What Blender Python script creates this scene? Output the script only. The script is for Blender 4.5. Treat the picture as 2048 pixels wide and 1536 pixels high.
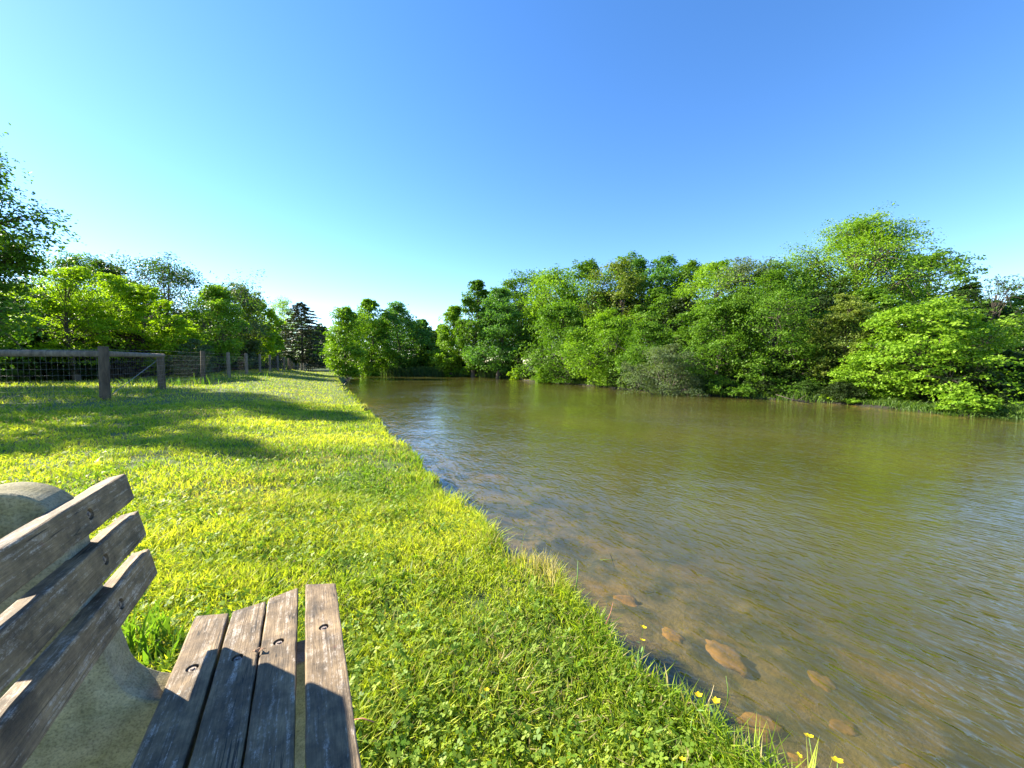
import bpy, bmesh, math, random
import numpy as np
from math import radians as R
C = bpy.context.scene
for o in list(bpy.data.objects): bpy.data.objects.remove(o)
col = C.collection

# ------------------------------------------------------------------ camera, sky, sun, exposure
EYE = 1.2
F = 770.0                      # focal length in photograph pixels (2048 wide)
PITCH = math.atan((768-727)/F)
cam_d = bpy.data.cameras.new('camera'); cam = bpy.data.objects.new('camera', cam_d); col.objects.link(cam)
cam_d.sensor_width = 36; cam_d.lens = F/2048*36; cam_d.clip_start = .02; cam_d.clip_end = 3000
cam.location = (0, 0, EYE); cam.rotation_euler = (math.pi/2-PITCH, 0, 0); C.camera = cam

SUN_EL, SUN_AZ = R(33), R(-73.5)          # azimuth from +Y towards +X
sdir = np.array([math.sin(SUN_AZ)*math.cos(SUN_EL), math.cos(SUN_AZ)*math.cos(SUN_EL), math.sin(SUN_EL)])
w = bpy.data.worlds.new('World'); C.world = w; w.use_nodes = True
nt = w.node_tree; bg = nt.nodes['Background']
sky = nt.nodes.new('ShaderNodeTexSky'); sky.sky_type = 'NISHITA'; sky.sun_disc = False
sky.sun_elevation = SUN_EL; sky.sun_rotation = SUN_AZ
sky.air_density = .9; sky.dust_density = .08; sky.ozone_density = 1.9; sky.altitude = 50
hs = nt.nodes.new('ShaderNodeHueSaturation'); hs.inputs['Saturation'].default_value = 1.26; hs.inputs['Hue'].default_value = .506
nt.links.new(sky.outputs[0], hs.inputs['Color']); nt.links.new(hs.outputs[0], bg.inputs['Color'])
bg.inputs['Strength'].default_value = .093
sl = bpy.data.lights.new('sun', 'SUN'); sl.energy = 5.0; sl.angle = R(.55); sl.color = (1, .90, .72)
so = bpy.data.objects.new('sun', sl); col.objects.link(so)
from mathutils import Vector
so.rotation_euler = Vector(sdir).to_track_quat('Z', 'Y').to_euler()
C.view_settings.view_transform = 'Standard'; C.view_settings.look = 'None'
C.view_settings.exposure = 1.92; C.view_settings.gamma = 1
C.render.engine = 'CYCLES'
C.cycles.max_bounces = 8; C.cycles.transparent_max_bounces = 12

# ------------------------------------------------------------------ pixel -> place
_s, _c = math.sin(-PITCH), math.cos(-PITCH)
def ray(px, py):
    a, b, c = (px-1024)/F, 1.0, -(py-768)/F
    return np.array([a, b*_c-c*_s, b*_s+c*_c])
def onz(px, py, z):
    r = ray(px, py); t = (z-EYE)/r[2]; return np.array([r[0]*t, r[1]*t, z])
def at(px, Y):                 # ground x of a thing seen at column px and standing Y metres ahead
    return (px-1024)/F*Y
def lerp(a, b, t): return a+(b-a)*t

# ------------------------------------------------------------------ helpers
def tag(o, label=None, cat=None, group=None, kind=None):
    if label: o['label'] = label
    if cat: o['category'] = cat
    if group: o['group'] = group
    if kind: o['kind'] = kind
    return o
def empty(name, loc, label, cat, group=None, rz=0):
    o = bpy.data.objects.new(name, None); col.objects.link(o); o.location = loc; o.rotation_euler = (0, 0, rz)
    return tag(o, label, cat, group)
def link(name, me, mat=None, parent=None, loc=(0, 0, 0)):
    o = bpy.data.objects.new(name, me); col.objects.link(o); o.location = loc
    if mat: me.materials.append(mat)
    if parent: o.parent = parent
    return o
def npmesh(name, V, Fq=None, Ft=None, color=None, tone=None, smooth=False):
    """mesh from numpy arrays: quads Fq (n,4), tris Ft (m,3)."""
    me = bpy.data.meshes.new(name)
    V = np.asarray(V, np.float32); nv = len(V)
    parts, tot = [], []
    if Fq is not None and len(Fq): parts.append(np.asarray(Fq, np.int32).ravel()); tot.append(np.full(len(Fq), 4, np.int32))
    if Ft is not None and len(Ft): parts.append(np.asarray(Ft, np.int32).ravel()); tot.append(np.full(len(Ft), 3, np.int32))
    L = np.concatenate(parts); T = np.concatenate(tot); S = np.concatenate([[0], np.cumsum(T)[:-1]]).astype(np.int32)
    me.vertices.add(nv); me.vertices.foreach_set('co', V.ravel())
    me.loops.add(len(L)); me.loops.foreach_set('vertex_index', L)
    me.polygons.add(len(T)); me.polygons.foreach_set('loop_start', S); me.polygons.foreach_set('loop_total', T)
    if smooth: me.polygons.foreach_set('use_smooth', np.ones(len(T), bool))
    me.update(calc_edges=True)
    if color is not None:
        dom = 'POINT' if len(color) == nv else 'FACE'
        a = me.attributes.new('tint', 'FLOAT_COLOR', dom)
        c4 = np.ones((len(color), 4), np.float32); c4[:, :3] = color; a.data.foreach_set('color', c4.ravel())
    if tone is not None:
        a = me.attributes.new('depth', 'FLOAT', 'POINT'); a.data.foreach_set('value', np.asarray(tone, np.float32))
    return me

class MB:                      # collects verts / faces in lists
    def __init__(s): s.v, s.f = [], []
    def tube(s, pts, rads, n=6, cap=True):
        pts = [np.array(p, float) for p in pts]; base0 = len(s.v)
        up = np.array([0, 0, 1.]); 
        for i, p in enumerate(pts):
            d = pts[min(i+1, len(pts)-1)]-pts[max(i-1, 0)]; d = d/(np.linalg.norm(d)+1e-9)
            a = np.cross(d, up if abs(d[2]) < .9 else np.array([1., 0, 0])); a /= np.linalg.norm(a)+1e-9; b = np.cross(d, a)
            for k in range(n):
                t = 2*math.pi*k/n; s.v.append(tuple(p+rads[i]*(a*math.cos(t)+b*math.sin(t))))
        for i in range(len(pts)-1):
            for k in range(n):
                s.f.append((base0+i*n+k, base0+i*n+(k+1) % n, base0+(i+1)*n+(k+1) % n, base0+(i+1)*n+k))
        if cap:
            s.f.append(tuple(base0+k for k in range(n))[::-1]); e = base0+(len(pts)-1)*n; s.f.append(tuple(e+k for k in range(n)))
    def face(s, pts):
        b = len(s.v); s.v += [tuple(p) for p in pts]; s.f.append(tuple(range(b, b+len(pts))))
    def mesh(s, name, smooth=True):
        me = bpy.data.meshes.new(name); me.from_pydata(s.v, [], s.f); me.update()
        if smooth: me.polygons.foreach_set('use_smooth', [True]*len(me.polygons))
        return me

# ------------------------------------------------------------------ materials
def mat(name):
    m = bpy.data.materials.new(name); m.use_nodes = True; t = m.node_tree
    for n in list(t.nodes): t.nodes.remove(n)
    out = t.nodes.new('ShaderNodeOutputMaterial')
    def N(kind, **kw):
        n = t.nodes.new(kind)
        for k, v in kw.items():
            if k in n.inputs.keys() if hasattr(n.inputs, 'keys') else False: n.inputs[k].default_value = v
            else: setattr(n, k, v)
        return n
    return m, t, out, N
def ramp(t, src, stops):
    r = t.nodes.new('ShaderNodeValToRGB'); e = r.color_ramp.elements
    while len(e) < len(stops): e.new(.5)
    for i, (p, c) in enumerate(stops):
        e[i].position = p; e[i].color = (*c, 1) if len(c) == 3 else c
    t.links.new(src, r.inputs[0]); return r
def noise(t, vec, scale, detail=4, rough=.55, dist=0):
    n = t.nodes.new('ShaderNodeTexNoise'); n.inputs['Scale'].default_value = scale; n.inputs['Detail'].default_value = detail
    n.inputs['Roughness'].default_value = rough; n.inputs['Distortion'].default_value = dist
    if vec is not None: t.links.new(vec, n.inputs['Vector'])
    return n
def mapping(t, src, scale=(1, 1, 1), rot=(0, 0, 0), loc=(0, 0, 0)):
    m = t.nodes.new('ShaderNodeMapping'); m.inputs['Scale'].default_value = scale; m.inputs['Rotation'].default_value = rot
    m.inputs['Location'].default_value = loc
    t.links.new(src, m.inputs['Vector']); return m.outputs[0]
def mixc(t, fac, a, b, mode='MIX'):
    m = t.nodes.new('ShaderNodeMix'); m.data_type = 'RGBA'; m.blend_type = mode
    for s, v in ((m.inputs[0], fac), (m.inputs[6], a), (m.inputs[7], b)):
        if hasattr(v, 'links'): t.links.new(v, s)
        else: s.default_value = v if not isinstance(v, tuple) else (*v, 1)
    return m.outputs[2]

def leaf_mat(name, trans=.42, gloss=.12, rough=.45, tmul=(1.25, 1.35, .35)):
    m, t, out, N = mat(name)
    at_ = N('ShaderNodeAttribute'); at_.attribute_name = 'tint'
    p = N('ShaderNodeBsdfPrincipled'); p.inputs['Roughness'].default_value = rough; p.inputs['Specular IOR Level'].default_value = gloss
    t.links.new(at_.outputs['Color'], p.inputs['Base Color'])
    tr = N('ShaderNodeBsdfTranslucent')
    tc = mixc(t, 1.0, at_.outputs['Color'], tmul, 'MULTIPLY'); t.links.new(tc, tr.inputs['Color'])
    mx = N('ShaderNodeMixShader'); mx.inputs[0].default_value = trans
    t.links.new(p.outputs[0], mx.inputs[1]); t.links.new(tr.outputs[0], mx.inputs[2]); t.links.new(mx.outputs[0], out.inputs[0])
    return m
M_LEAF = leaf_mat('leaf'); M_THIN = leaf_mat('thin_leaf', .58)
M_GRASS = leaf_mat('grass_blades', .5, .22, .5, (1.25, 1.3, .4))
M_NEEDLE = leaf_mat('needles', .15, .3)
M_PETAL = leaf_mat('petals', .3, .3, .4, (1, 1, .6))

def bark_mat(name, c1, c2, sc=9):
    m, t, out, N = mat(name)
    tc = N('ShaderNodeTexCoord'); v = mapping(t, tc.outputs['Object'], (1, 1, .2))
    n = noise(t, v, sc, 6, .65, .4); r = ramp(t, n.outputs[0], [(.3, c1), (.7, c2)])
    p = N('ShaderNodeBsdfPrincipled'); p.inputs['Roughness'].default_value = .9; t.links.new(r.outputs[0], p.inputs['Base Color'])
    b = N('ShaderNodeBump'); b.inputs['Strength'].default_value = .6; b.inputs['Distance'].default_value = .02
    t.links.new(n.outputs[0], b.inputs['Height']); t.links.new(b.outputs[0], p.inputs['Normal']); t.links.new(p.outputs[0], out.inputs[0])
    return m
M_BARK = bark_mat('bark', (.035, .028, .022), (.13, .105, .08))
M_POST = bark_mat('weathered_shaded_post', (.036, .025, .016), (.135, .098, .060), 14)  # weathered wood, darkened for the shaded faces of the near posts
M_RAIL = bark_mat('weathered_rail_sunlit_post', (.07, .055, .040), (.26, .21, .15), 12)

def wood_mat():
    m, t, out, N = mat('weathered_slat')
    tc = N('ShaderNodeTexCoord'); oi = N('ShaderNodeObjectInfo')
    add = N('ShaderNodeVectorMath'); add.operation = 'ADD'
    sc = N('ShaderNodeVectorMath'); sc.operation = 'SCALE'; cx = N('ShaderNodeCombineXYZ')
    t.links.new(oi.outputs['Random'], cx.inputs[0]); t.links.new(oi.outputs['Random'], cx.inputs[1]); t.links.new(cx.outputs[0], sc.inputs[0]); sc.inputs['Scale'].default_value = 13
    t.links.new(tc.outputs['Object'], add.inputs[0]); t.links.new(sc.outputs[0], add.inputs[1]); V = add.outputs[0]
    grain = noise(t, mapping(t, V, (1, .045, 1)), 260, 7, .7, .7)     # slats run along their local Y
    grain2 = noise(t, mapping(t, V, (1, .06, 1)), 75, 5, .6, 1.2)
    blot = noise(t, V, 11, 6, .68); blot2 = noise(t, mapping(t, V, (1, .6, 1)), 50, 7, .8); fine = noise(t, mapping(t, V, (1, .5, 1)), 330, 3, .75)
    base = ramp(t, blot.outputs[0], [(.30, (.060, .045, .031)), (.5, (.195, .138, .080)), (.70, (.36, .26, .145))])
    g = ramp(t, grain.outputs[0], [(.3, (.45, .42, .40)), (.55, (1, 1, 1)), (.75, (1.25, 1.22, 1.2))])
    c = mixc(t, .85, base.outputs[0], g.outputs[0], 'MULTIPLY')
    # flaked pale remains of old paint, and black weather stains
    fl = N('ShaderNodeMath'); fl.operation = 'MULTIPLY'; t.links.new(blot2.outputs[0], fl.inputs[0]); t.links.new(grain2.outputs[0], fl.inputs[1])
    fr = ramp(t, fl.outputs[0], [(.27, (0, 0, 0)), (.37, (.9, .9, .9))])
    fr2 = mixc(t, 1.0, fr.outputs[0], ramp(t, fine.outputs[0], [(.38, (.15, .15, .15)), (.58, (1, 1, 1))]).outputs[0], 'MULTIPLY')
    c = mixc(t, fr2, c, (.52, .46, .39))
    st = ramp(t, noise(t, mapping(t, V, (1, .3, 1), loc=(3, 1, 0)), 19, 5, .7).outputs[0], [(.50, (0, 0, 0)), (.68, (.8, .8, .8))])
    c = mixc(t, st.outputs[0], c, (.040, .034, .029))
    ck = noise(t, mapping(t, V, (1, .035, .2), loc=(1.7, 0, 0)), 42, 2, .5); cd = N('ShaderNodeMath'); cd.operation = 'SUBTRACT'; t.links.new(ck.outputs[0], cd.inputs[0]); cd.inputs[1].default_value = .5
    ca = N('ShaderNodeMath'); ca.operation = 'ABSOLUTE'; t.links.new(cd.outputs[0], ca.inputs[0]); gate = ramp(t, noise(t, mapping(t, V, (1, .5, 1), loc=(4, 4, 4)), 9, 2, .5).outputs[0], [(.52, (0, 0, 0)), (.58, (1, 1, 1))])
    cr_ = ramp(t, ca.outputs[0], [(.004, (.9, .9, .9)), (.010, (0, 0, 0))]); crk = mixc(t, 1.0, cr_.outputs[0], gate.outputs[0], 'MULTIPLY'); c = mixc(t, crk, c, (.02, .016, .013))
    red = ramp(t, noise(t, mapping(t, V, loc=(7.3, 2, 0)), 15, 2, .5).outputs[0], [(.70, (0, 0, 0)), (.77, (.5, .5, .5))])
    c = mixc(t, red.outputs[0], c, (.22, .06, .05))
    p = N('ShaderNodeBsdfPrincipled'); p.inputs['Roughness'].default_value = .72; p.inputs['Specular IOR Level'].default_value = .35
    t.links.new(c, p.inputs['Base Color'])
    h = N('ShaderNodeMath'); h.operation = 'ADD'; t.links.new(grain.outputs[0], h.inputs[0]); t.links.new(fl.outputs[0], h.inputs[1])
    b = N('ShaderNodeBump'); b.inputs['Strength'].default_value = .7; b.inputs['Distance'].default_value = .003
    t.links.new(h.outputs[0], b.inputs['Height']); t.links.new(b.outputs[0], p.inputs['Normal']); t.links.new(p.outputs[0], out.inputs[0])
    return m
M_SLAT = wood_mat()
def simple(name, c, rough=.7, metal=0, nscale=None, c2=None, bump=0, detail=6):
    m, t, out, N = mat(name)
    p = N('ShaderNodeBsdfPrincipled'); p.inputs['Base Color'].default_value = (*c, 1); p.inputs['Roughness'].default_value = rough; p.inputs['Metallic'].default_value = metal
    if nscale:
        tc = N('ShaderNodeTexCoord'); n = noise(t, tc.outputs['Object'], nscale, detail, .65)
        r = ramp(t, n.outputs[0], [(.33, c), (.68, c2 or c)]); t.links.new(r.outputs[0], p.inputs['Base Color'])
        if bump:
            b = N('ShaderNodeBump'); b.inputs['Strength'].default_value = .8; b.inputs['Distance'].default_value = bump
            t.links.new(n.outputs[0], b.inputs['Height']); t.links.new(b.outputs[0], p.inputs['Normal'])
    t.links.new(p.outputs[0], out.inputs[0]); return m
def concrete_mat():
    m, t, out, N = mat('mossy_concrete'); tc = N('ShaderNodeTexCoord')
    n1 = noise(t, tc.outputs['Object'], 6, 6, .65); n2 = noise(t, tc.outputs['Object'], 220, 4, .7); n3 = noise(t, tc.outputs['Object'], 28, 5, .6)
    c = ramp(t, n1.outputs[0], [(.35, (.235, .21, .10)), (.6, (.35, .315, .22)), (.75, (.34, .32, .28))]).outputs[0]
    c = mixc(t, 1.0, c, ramp(t, n3.outputs[0], [(.3, (.6, .6, .58)), (.6, (1, 1, 1))]).outputs[0], 'MULTIPLY')
    c = mixc(t, 1.0, c, ramp(t, n2.outputs[0], [(.32, (.55, .55, .55)), (.5, (1, 1, 1)), (.7, (1.25, 1.25, 1.25))]).outputs[0], 'MULTIPLY')
    p = N('ShaderNodeBsdfPrincipled'); p.inputs['Roughness'].default_value = .92; t.links.new(c, p.inputs['Base Color'])
    b = N('ShaderNodeBump'); b.inputs['Strength'].default_value = .8; b.inputs['Distance'].default_value = .003
    t.links.new(n2.outputs[0], b.inputs['Height']); t.links.new(b.outputs[0], p.inputs['Normal']); t.links.new(p.outputs[0], out.inputs[0])
    return m
M_CONC = concrete_mat()
M_BOLT = simple('rusty_bolt', (.16, .12, .10), .6, .5, 300, (.34, .30, .27), .001)
M_WIRE = simple('galvanised_wire', (.20, .20, .19), .5, .2, 60, (.30, .30, .29))
M_STEM = simple('stem', (.10, .20, .04), .6, 0, 40, (.16, .28, .05))
M_DRY = simple('dry_stalk', (.40, .32, .16), .8, 0, 40, (.52, .42, .24))
M_STICK = simple('wet_stick', (.03, .026, .02), .6, 0, 40, (.06, .05, .04))
M_REDSTEM = simple('red_stalk', (.45, .13, .09), .6, 0, 60, (.55, .25, .16))

# ------------------------------------------------------------------ the pond outline and the lie of the land
WZ = -.45
def edge_h(y): return float(np.interp(y, [0, 2, 10, 20, 40, 60], [-.12, -.10, -.03, .05, .12, .12]))
near_px = [(1515,1536),(1445,1470),(1372,1400),(1268,1310),(1188,1220),(1142,1185),(1100,1150),(1040,1110),(985,1080),(952,1045),(922,1003),(895,985),(862,965),(850,930),(830,905),(780,870),(755,845),(740,825),(715,800),(695,780),(681,765),(675,757)]
near = []
for q in near_px:
    y = 5.
    for _ in range(12): P = onz(*q, edge_h(y)+.03); y = .5*y+.5*P[1]
    near.append((P[0], P[1], edge_h(P[1])))
far_px = [(700,748.5),(770,750),(900,752),(1020,756),(1062,762),(1180,771),(1290,782),(1400,790),(1500,796),(1640,804),(1700,808),(1800,819),(1900,829),(1975,834),(2048,838)]
far = [(*onz(*q, WZ)[:2], -.38) for q in far_px]
tail = [(20, 8.5, -.3), (28, 4, -.3), (30, -6, -.3), (18, -16, -.3), (6, -12, -.2), (3.6, -4, -.15), (2.2, -1.2, -.13)]
near0 = [(1.45, .3, -.12)]
POND = np.array(tail+near0+near+far)      # x, y, edge height
def pond_sd(X, Y):
    """signed distance to the shore (negative over the water) and the height of the nearest edge"""
    X = np.asarray(X, float); Y = np.asarray(Y, float)
    best = np.full(X.shape, 1e9); eh = np.zeros(X.shape); ins = np.zeros(X.shape, bool); n = len(POND)
    for i in range(n):
        a, b = POND[i], POND[(i+1) % n]; ex, ey = b[0]-a[0], b[1]-a[1]
        t = np.clip(((X-a[0])*ex+(Y-a[1])*ey)/(ex*ex+ey*ey), 0, 1)
        d = np.hypot(X-a[0]-t*ex, Y-a[1]-t*ey); k = d < best
        best = np.where(k, d, best); eh = np.where(k, a[2]+t*(b[2]-a[2]), eh)
        c = ((a[1] > Y) != (b[1] > Y)); ins ^= c & (X < a[0]+(Y-a[1])/(ey if abs(ey) > 1e-9 else 1e-9)*ex)
    return np.where(ins, -best, best), eh
def vnoise(X, Y, s, seed=0):
    """smooth value noise in [0,1]"""
    X = np.asarray(X)/s; Y = np.asarray(Y)/s; xi = np.floor(X).astype(np.int64); yi = np.floor(Y).astype(np.int64); fx = X-xi; fy = Y-yi
    fx = fx*fx*(3-2*fx); fy = fy*fy*(3-2*fy)
    def h(a, b):
        v = (a*374761393+b*668265263+seed*982451653) & 0x7fffffff; v = ((v ^ (v >> 13))*1274126177) & 0x7fffffff
        return ((v ^ (v >> 16)) & 0xffff)/65535.
    return (h(xi, yi)*(1-fx)+h(xi+1, yi)*fx)*(1-fy)+(h(xi, yi+1)*(1-fx)+h(xi+1, yi+1)*fx)*fy
FX = lambda y: -.434*y-6.2               # the fence line
def rag(X, Y): return .30*(vnoise(X, Y, .62, 3)-.5)+.10*(vnoise(X, Y, .21, 5)-.5)
def land_h(X, Y, sd=None, eh=None):
    X = np.asarray(X, float); Y = np.asarray(Y, float)
    if sd is None: sd, eh = pond_sd(X, Y)
    sdw = sd+rag(X, Y)
    left = eh > -.2
    top = np.interp(Y, [-30, 0, 10, 13, 17, 20, 24, 32, 60], [.0, .06, .26, .33, .36, .41, .46, .55, .62])
    lev = np.where(left, top, -.12)
    t = np.clip(sdw/np.where(left, np.clip(2.2+.12*Y, 2.2, 8), 4.), 0, 1); t = t*t*(3-2*t)
    land = eh+(lev-eh)*t + np.where(sdw > 0, .02*(vnoise(X, Y, 1.3, 1)-.5)+.015*(vnoise(X, Y, .35, 2)-.5), 0)
    land = land + np.clip((sd-15)/60, 0, 1)*.6
    d = -sdw
    bank = np.clip(d/.16, 0, 1); bed = WZ-.05-.42*(1-np.exp(-d/3.6))-.04*d.clip(0, 12)
    bed = bed+.07*(vnoise(X, Y, .38, 7)-.5)*np.clip(d*2, 0, 1)+.05*(vnoise(X, Y, .16, 8)-.5)*np.clip(d*2, 0, 1)
    under = eh+(bed-eh)*bank
    return np.where(sdw > 0, land, under)
def gz(x, y): return float(land_h(np.array([x]), np.array([y]))[0])

n = 640; tt = np.linspace(-1, 1, n); a0 = 3.2; ext = 900.; bb = math.asinh(ext/a0)
gx = a0*np.sinh(bb*tt); gy = a0*np.sinh(bb*tt)+2.5
GX, GY = np.meshgrid(gx, gy); GH = land_h(GX, GY)
V = np.stack([GX.ravel(), GY.ravel(), GH.ravel()], 1)
idx = np.arange(n*n).reshape(n, n); Q = np.stack([idx[:-1, :-1], idx[:-1, 1:], idx[1:, 1:], idx[1:, :-1]], -1).reshape(-1, 4)
ground_me = npmesh('ground', V, Q, smooth=True)
def ground_mat():
    m, t, out, N = mat('turf_and_bed'); g = N('ShaderNodeNewGeometry'); P = g.outputs['Position']
    sep = N('ShaderNodeSeparateXYZ'); t.links.new(P, sep.inputs[0])
    n1 = noise(t, P, .8, 5, .6); n2 = noise(t, P, 22, 6, .7); n3 = noise(t, P, 3.2, 4, .6)
    turf = ramp(t, n2.outputs[0], [(.32, (.025, .032, .010)), (.55, (.075, .12, .018)), (.75, (.18, .24, .035))]).outputs[0]
    turf = mixc(t, .6, turf, ramp(t, n1.outputs[0], [(.3, (.75, .85, .7)), (.7, (1.2, 1.15, 1.0))]).outputs[0], 'MULTIPLY')
    # the bed: orange sand and stones, dark weed, ochre silt
    b1 = noise(t, P, 2.1, 2, .5, .3); b2 = noise(t, P, 2.6, 4, .6, .6); b3 = noise(t, P, 11, 4, .6)
    bed = ramp(t, b2.outputs[0], [(.36, (.025, .035, .018)), (.45, (.10, .10, .03)), (.55, (.25, .19, .07)), (.75, (.36, .28, .14))]).outputs[0]
    org = ramp(t, b1.outputs[0], [(.56, (0, 0, 0)), (.70, (.7, .7, .7))]).outputs[0]
    bed = mixc(t, org, bed, (.52, .31, .07))
    bed = mixc(t, .6, bed, ramp(t, b3.outputs[0], [(.3, (.55, .55, .5)), (.6, (1.1, 1.1, 1.1))]).outputs[0], 'MULTIPLY')
    soil = ramp(t, n2.outputs[0], [(.3, (.010, .009, .006)), (.7, (.030, .026, .016))]).outputs[0]
    mr = N('ShaderNodeMapRange'); mr.inputs[1].default_value = -.50; mr.inputs[2].default_value = -.46; t.links.new(sep.outputs[2], mr.inputs[0])
    c = mixc(t, mr.outputs[0], bed, soil)
    mr2 = N('ShaderNodeMapRange'); mr2.inputs[1].default_value = -.38; mr2.inputs[2].default_value = -.30; t.links.new(sep.outputs[2], mr2.inputs[0])
    c = mixc(t, mr2.outputs[0], c, turf)
    p = N('ShaderNodeBsdfPrincipled'); p.inputs['Roughness'].default_value = .95; t.links.new(c, p.inputs['Base Color'])
    b = N('ShaderNodeBump'); b.inputs['Strength'].default_value = .7; b.inputs['Distance'].default_value = .03
    t.links.new(n2.outputs[0], b.inputs['Height']); t.links.new(b.outputs[0], p.inputs['Normal']); t.links.new(p.outputs[0], out.inputs[0])
    return m
tag(link('ground', ground_me, ground_mat()), kind='structure')

# ------------------------------------------------------------------ water
nx, ny = 420, 520
wx = 2.5*np.sinh(np.linspace(math.asinh(-32/2.5), math.asinh(34/2.5), nx)); wy = 2.5*np.sinh(np.linspace(math.asinh(-18/2.5), math.asinh(66/2.5), ny))
WX, WY = np.meshgrid(wx, wy); wsd, weh = pond_sd(WX, WY); wh = land_h(WX, WY, wsd, weh)
idx = np.arange(nx*ny).reshape(ny, nx); Q = np.stack([idx[:-1, :-1], idx[:-1, 1:], idx[1:, 1:], idx[1:, :-1]], -1).reshape(-1, 4)
keep = wsd.ravel()[Q].min(1) < .5; Q = Q[keep]; used = np.unique(Q); rem = np.full(nx*ny, -1); rem[used] = np.arange(len(used))
V = np.stack([WX.ravel(), WY.ravel(), np.full(nx*ny, WZ)], 1)[used]
water_me = npmesh('water', V, rem[Q], tone=np.clip(WZ-wh, 0, 5).ravel()[used], smooth=True)
def water_mat():
    m, t, out, N = mat('pond_water'); g = N('ShaderNodeNewGeometry'); P = g.outputs['Position']
    dp = N('ShaderNodeAttribute'); dp.attribute_name = 'depth'
    ang = math.atan2(.42, .90)
    def aniso(sx, sy, rot=0, det=2, dist=.0, loc=(0, 0, 0)):
        m1 = mapping(t, P, rot=(0, 0, -(ang+rot)), loc=loc); m2 = mapping(t, m1, scale=(sx, sy, 1)); return noise(t, m2, 1, det, .5, dist).outputs[0]
    def math_(op, a, b):
        x = N('ShaderNodeMath'); x.operation = op
        for i, v in enumerate((a, b)):
            if hasattr(v, 'links'): t.links.new(v, x.inputs[i])
            else: x.inputs[i].default_value = v
        return x.outputs[0]
    r1 = aniso(18, 6.2, .0, 1, .35); r2 = aniso(10.5, 4.2, .35, 1, .4, (5, 2, 0))
    def ridge(a): return math_('MULTIPLY', math_('SUBTRACT', 1.0, math_('ABSOLUTE', math_('MULTIPLY', math_('SUBTRACT', a, .5), 2.6), 0)), .62)
    r1 = math_('ADD', math_('MULTIPLY', r1, .5), math_('MULTIPLY', ridge(r1), .55)); r2 = math_('ADD', math_('MULTIPLY', r2, .5), math_('MULTIPLY', ridge(r2), .5)); r3 = aniso(30, 10, -.2, 2, .2, (1, 9, 0)); sw = aniso(2.2, 1.1, -.3, 2, .2, (8, 4, 0))
    # cat's paws: patches where the breeze roughens the water more or less
    cp = ramp(t, noise(t, mapping(t, P, scale=(.10, .16, 1), rot=(0, 0, .5)), 1.0, 3, .55, .4).outputs[0], [(.36, (.38, .38, .38)), (.60, (1.0, 1.0, 1.0))]).outputs[0]
    h = math_('ADD', math_('MULTIPLY', r1, 1.0), math_('MULTIPLY', r2, 1.0)); h = math_('ADD', h, math_('MULTIPLY', r3, .22)); h = math_('ADD', h, math_('MULTIPLY', sw, 1.6))
    h = math_('MULTIPLY', h, cp)
    b = N('ShaderNodeBump'); b.inputs['Strength'].default_value = 1.0; b.inputs['Distance'].default_value = .0185; t.links.new(h, b.inputs['Height'])
    dt = N('ShaderNodeVectorMath'); dt.operation = 'DOT_PRODUCT'; t.links.new(b.outputs[0], dt.inputs[0]); t.links.new(g.outputs['Incoming'], dt.inputs[1])
    cs = math_('ABSOLUTE', dt.outputs['Value'], 0); fz = math_('POWER', math_('SUBTRACT', 1.0, math_('MINIMUM', cs, 1.0)), 5.0); fsn = math_('ADD', math_('MULTIPLY', fz, .94), .06)
    gl = N('ShaderNodeBsdfGlossy'); gl.inputs['Roughness'].default_value = .03; gl.inputs['Color'].default_value = (1, 1, 1, 1); t.links.new(b.outputs[0], gl.inputs['Normal'])
    tr = N('ShaderNodeBsdfTransparent'); tr.inputs['Color'].default_value = (.92, .89, .72, 1)
    df = N('ShaderNodeBsdfDiffuse')
    mk = noise(t, P, .25, 3, .5); dc = ramp(t, mk.outputs[0], [(.3, (.056, .056, .010)), (.7, (.088, .080, .020))]); t.links.new(dc.outputs[0], df.inputs['Color'])
    ex = math_('DIVIDE', math_('ADD', dp.outputs['Fac'], .095), .35); ex = math_('MULTIPLY', math_('MULTIPLY', ex, ex), -1.0); ex = math_('EXPONENT', ex, 0); murk = math_('SUBTRACT', 1.0, ex)
    body = N('ShaderNodeMixShader'); t.links.new(murk, body.inputs[0]); t.links.new(tr.outputs[0], body.inputs[1]); t.links.new(df.outputs[0], body.inputs[2])
    mx = N('ShaderNodeMixShader'); t.links.new(fsn, mx.inputs[0]); t.links.new(body.outputs[0], mx.inputs[1]); t.links.new(gl.outputs[0], mx.inputs[2])
    t.links.new(mx.outputs[0], out.inputs[0]); return m
tag(link('water', water_me, water_mat()), kind='structure')

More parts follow.
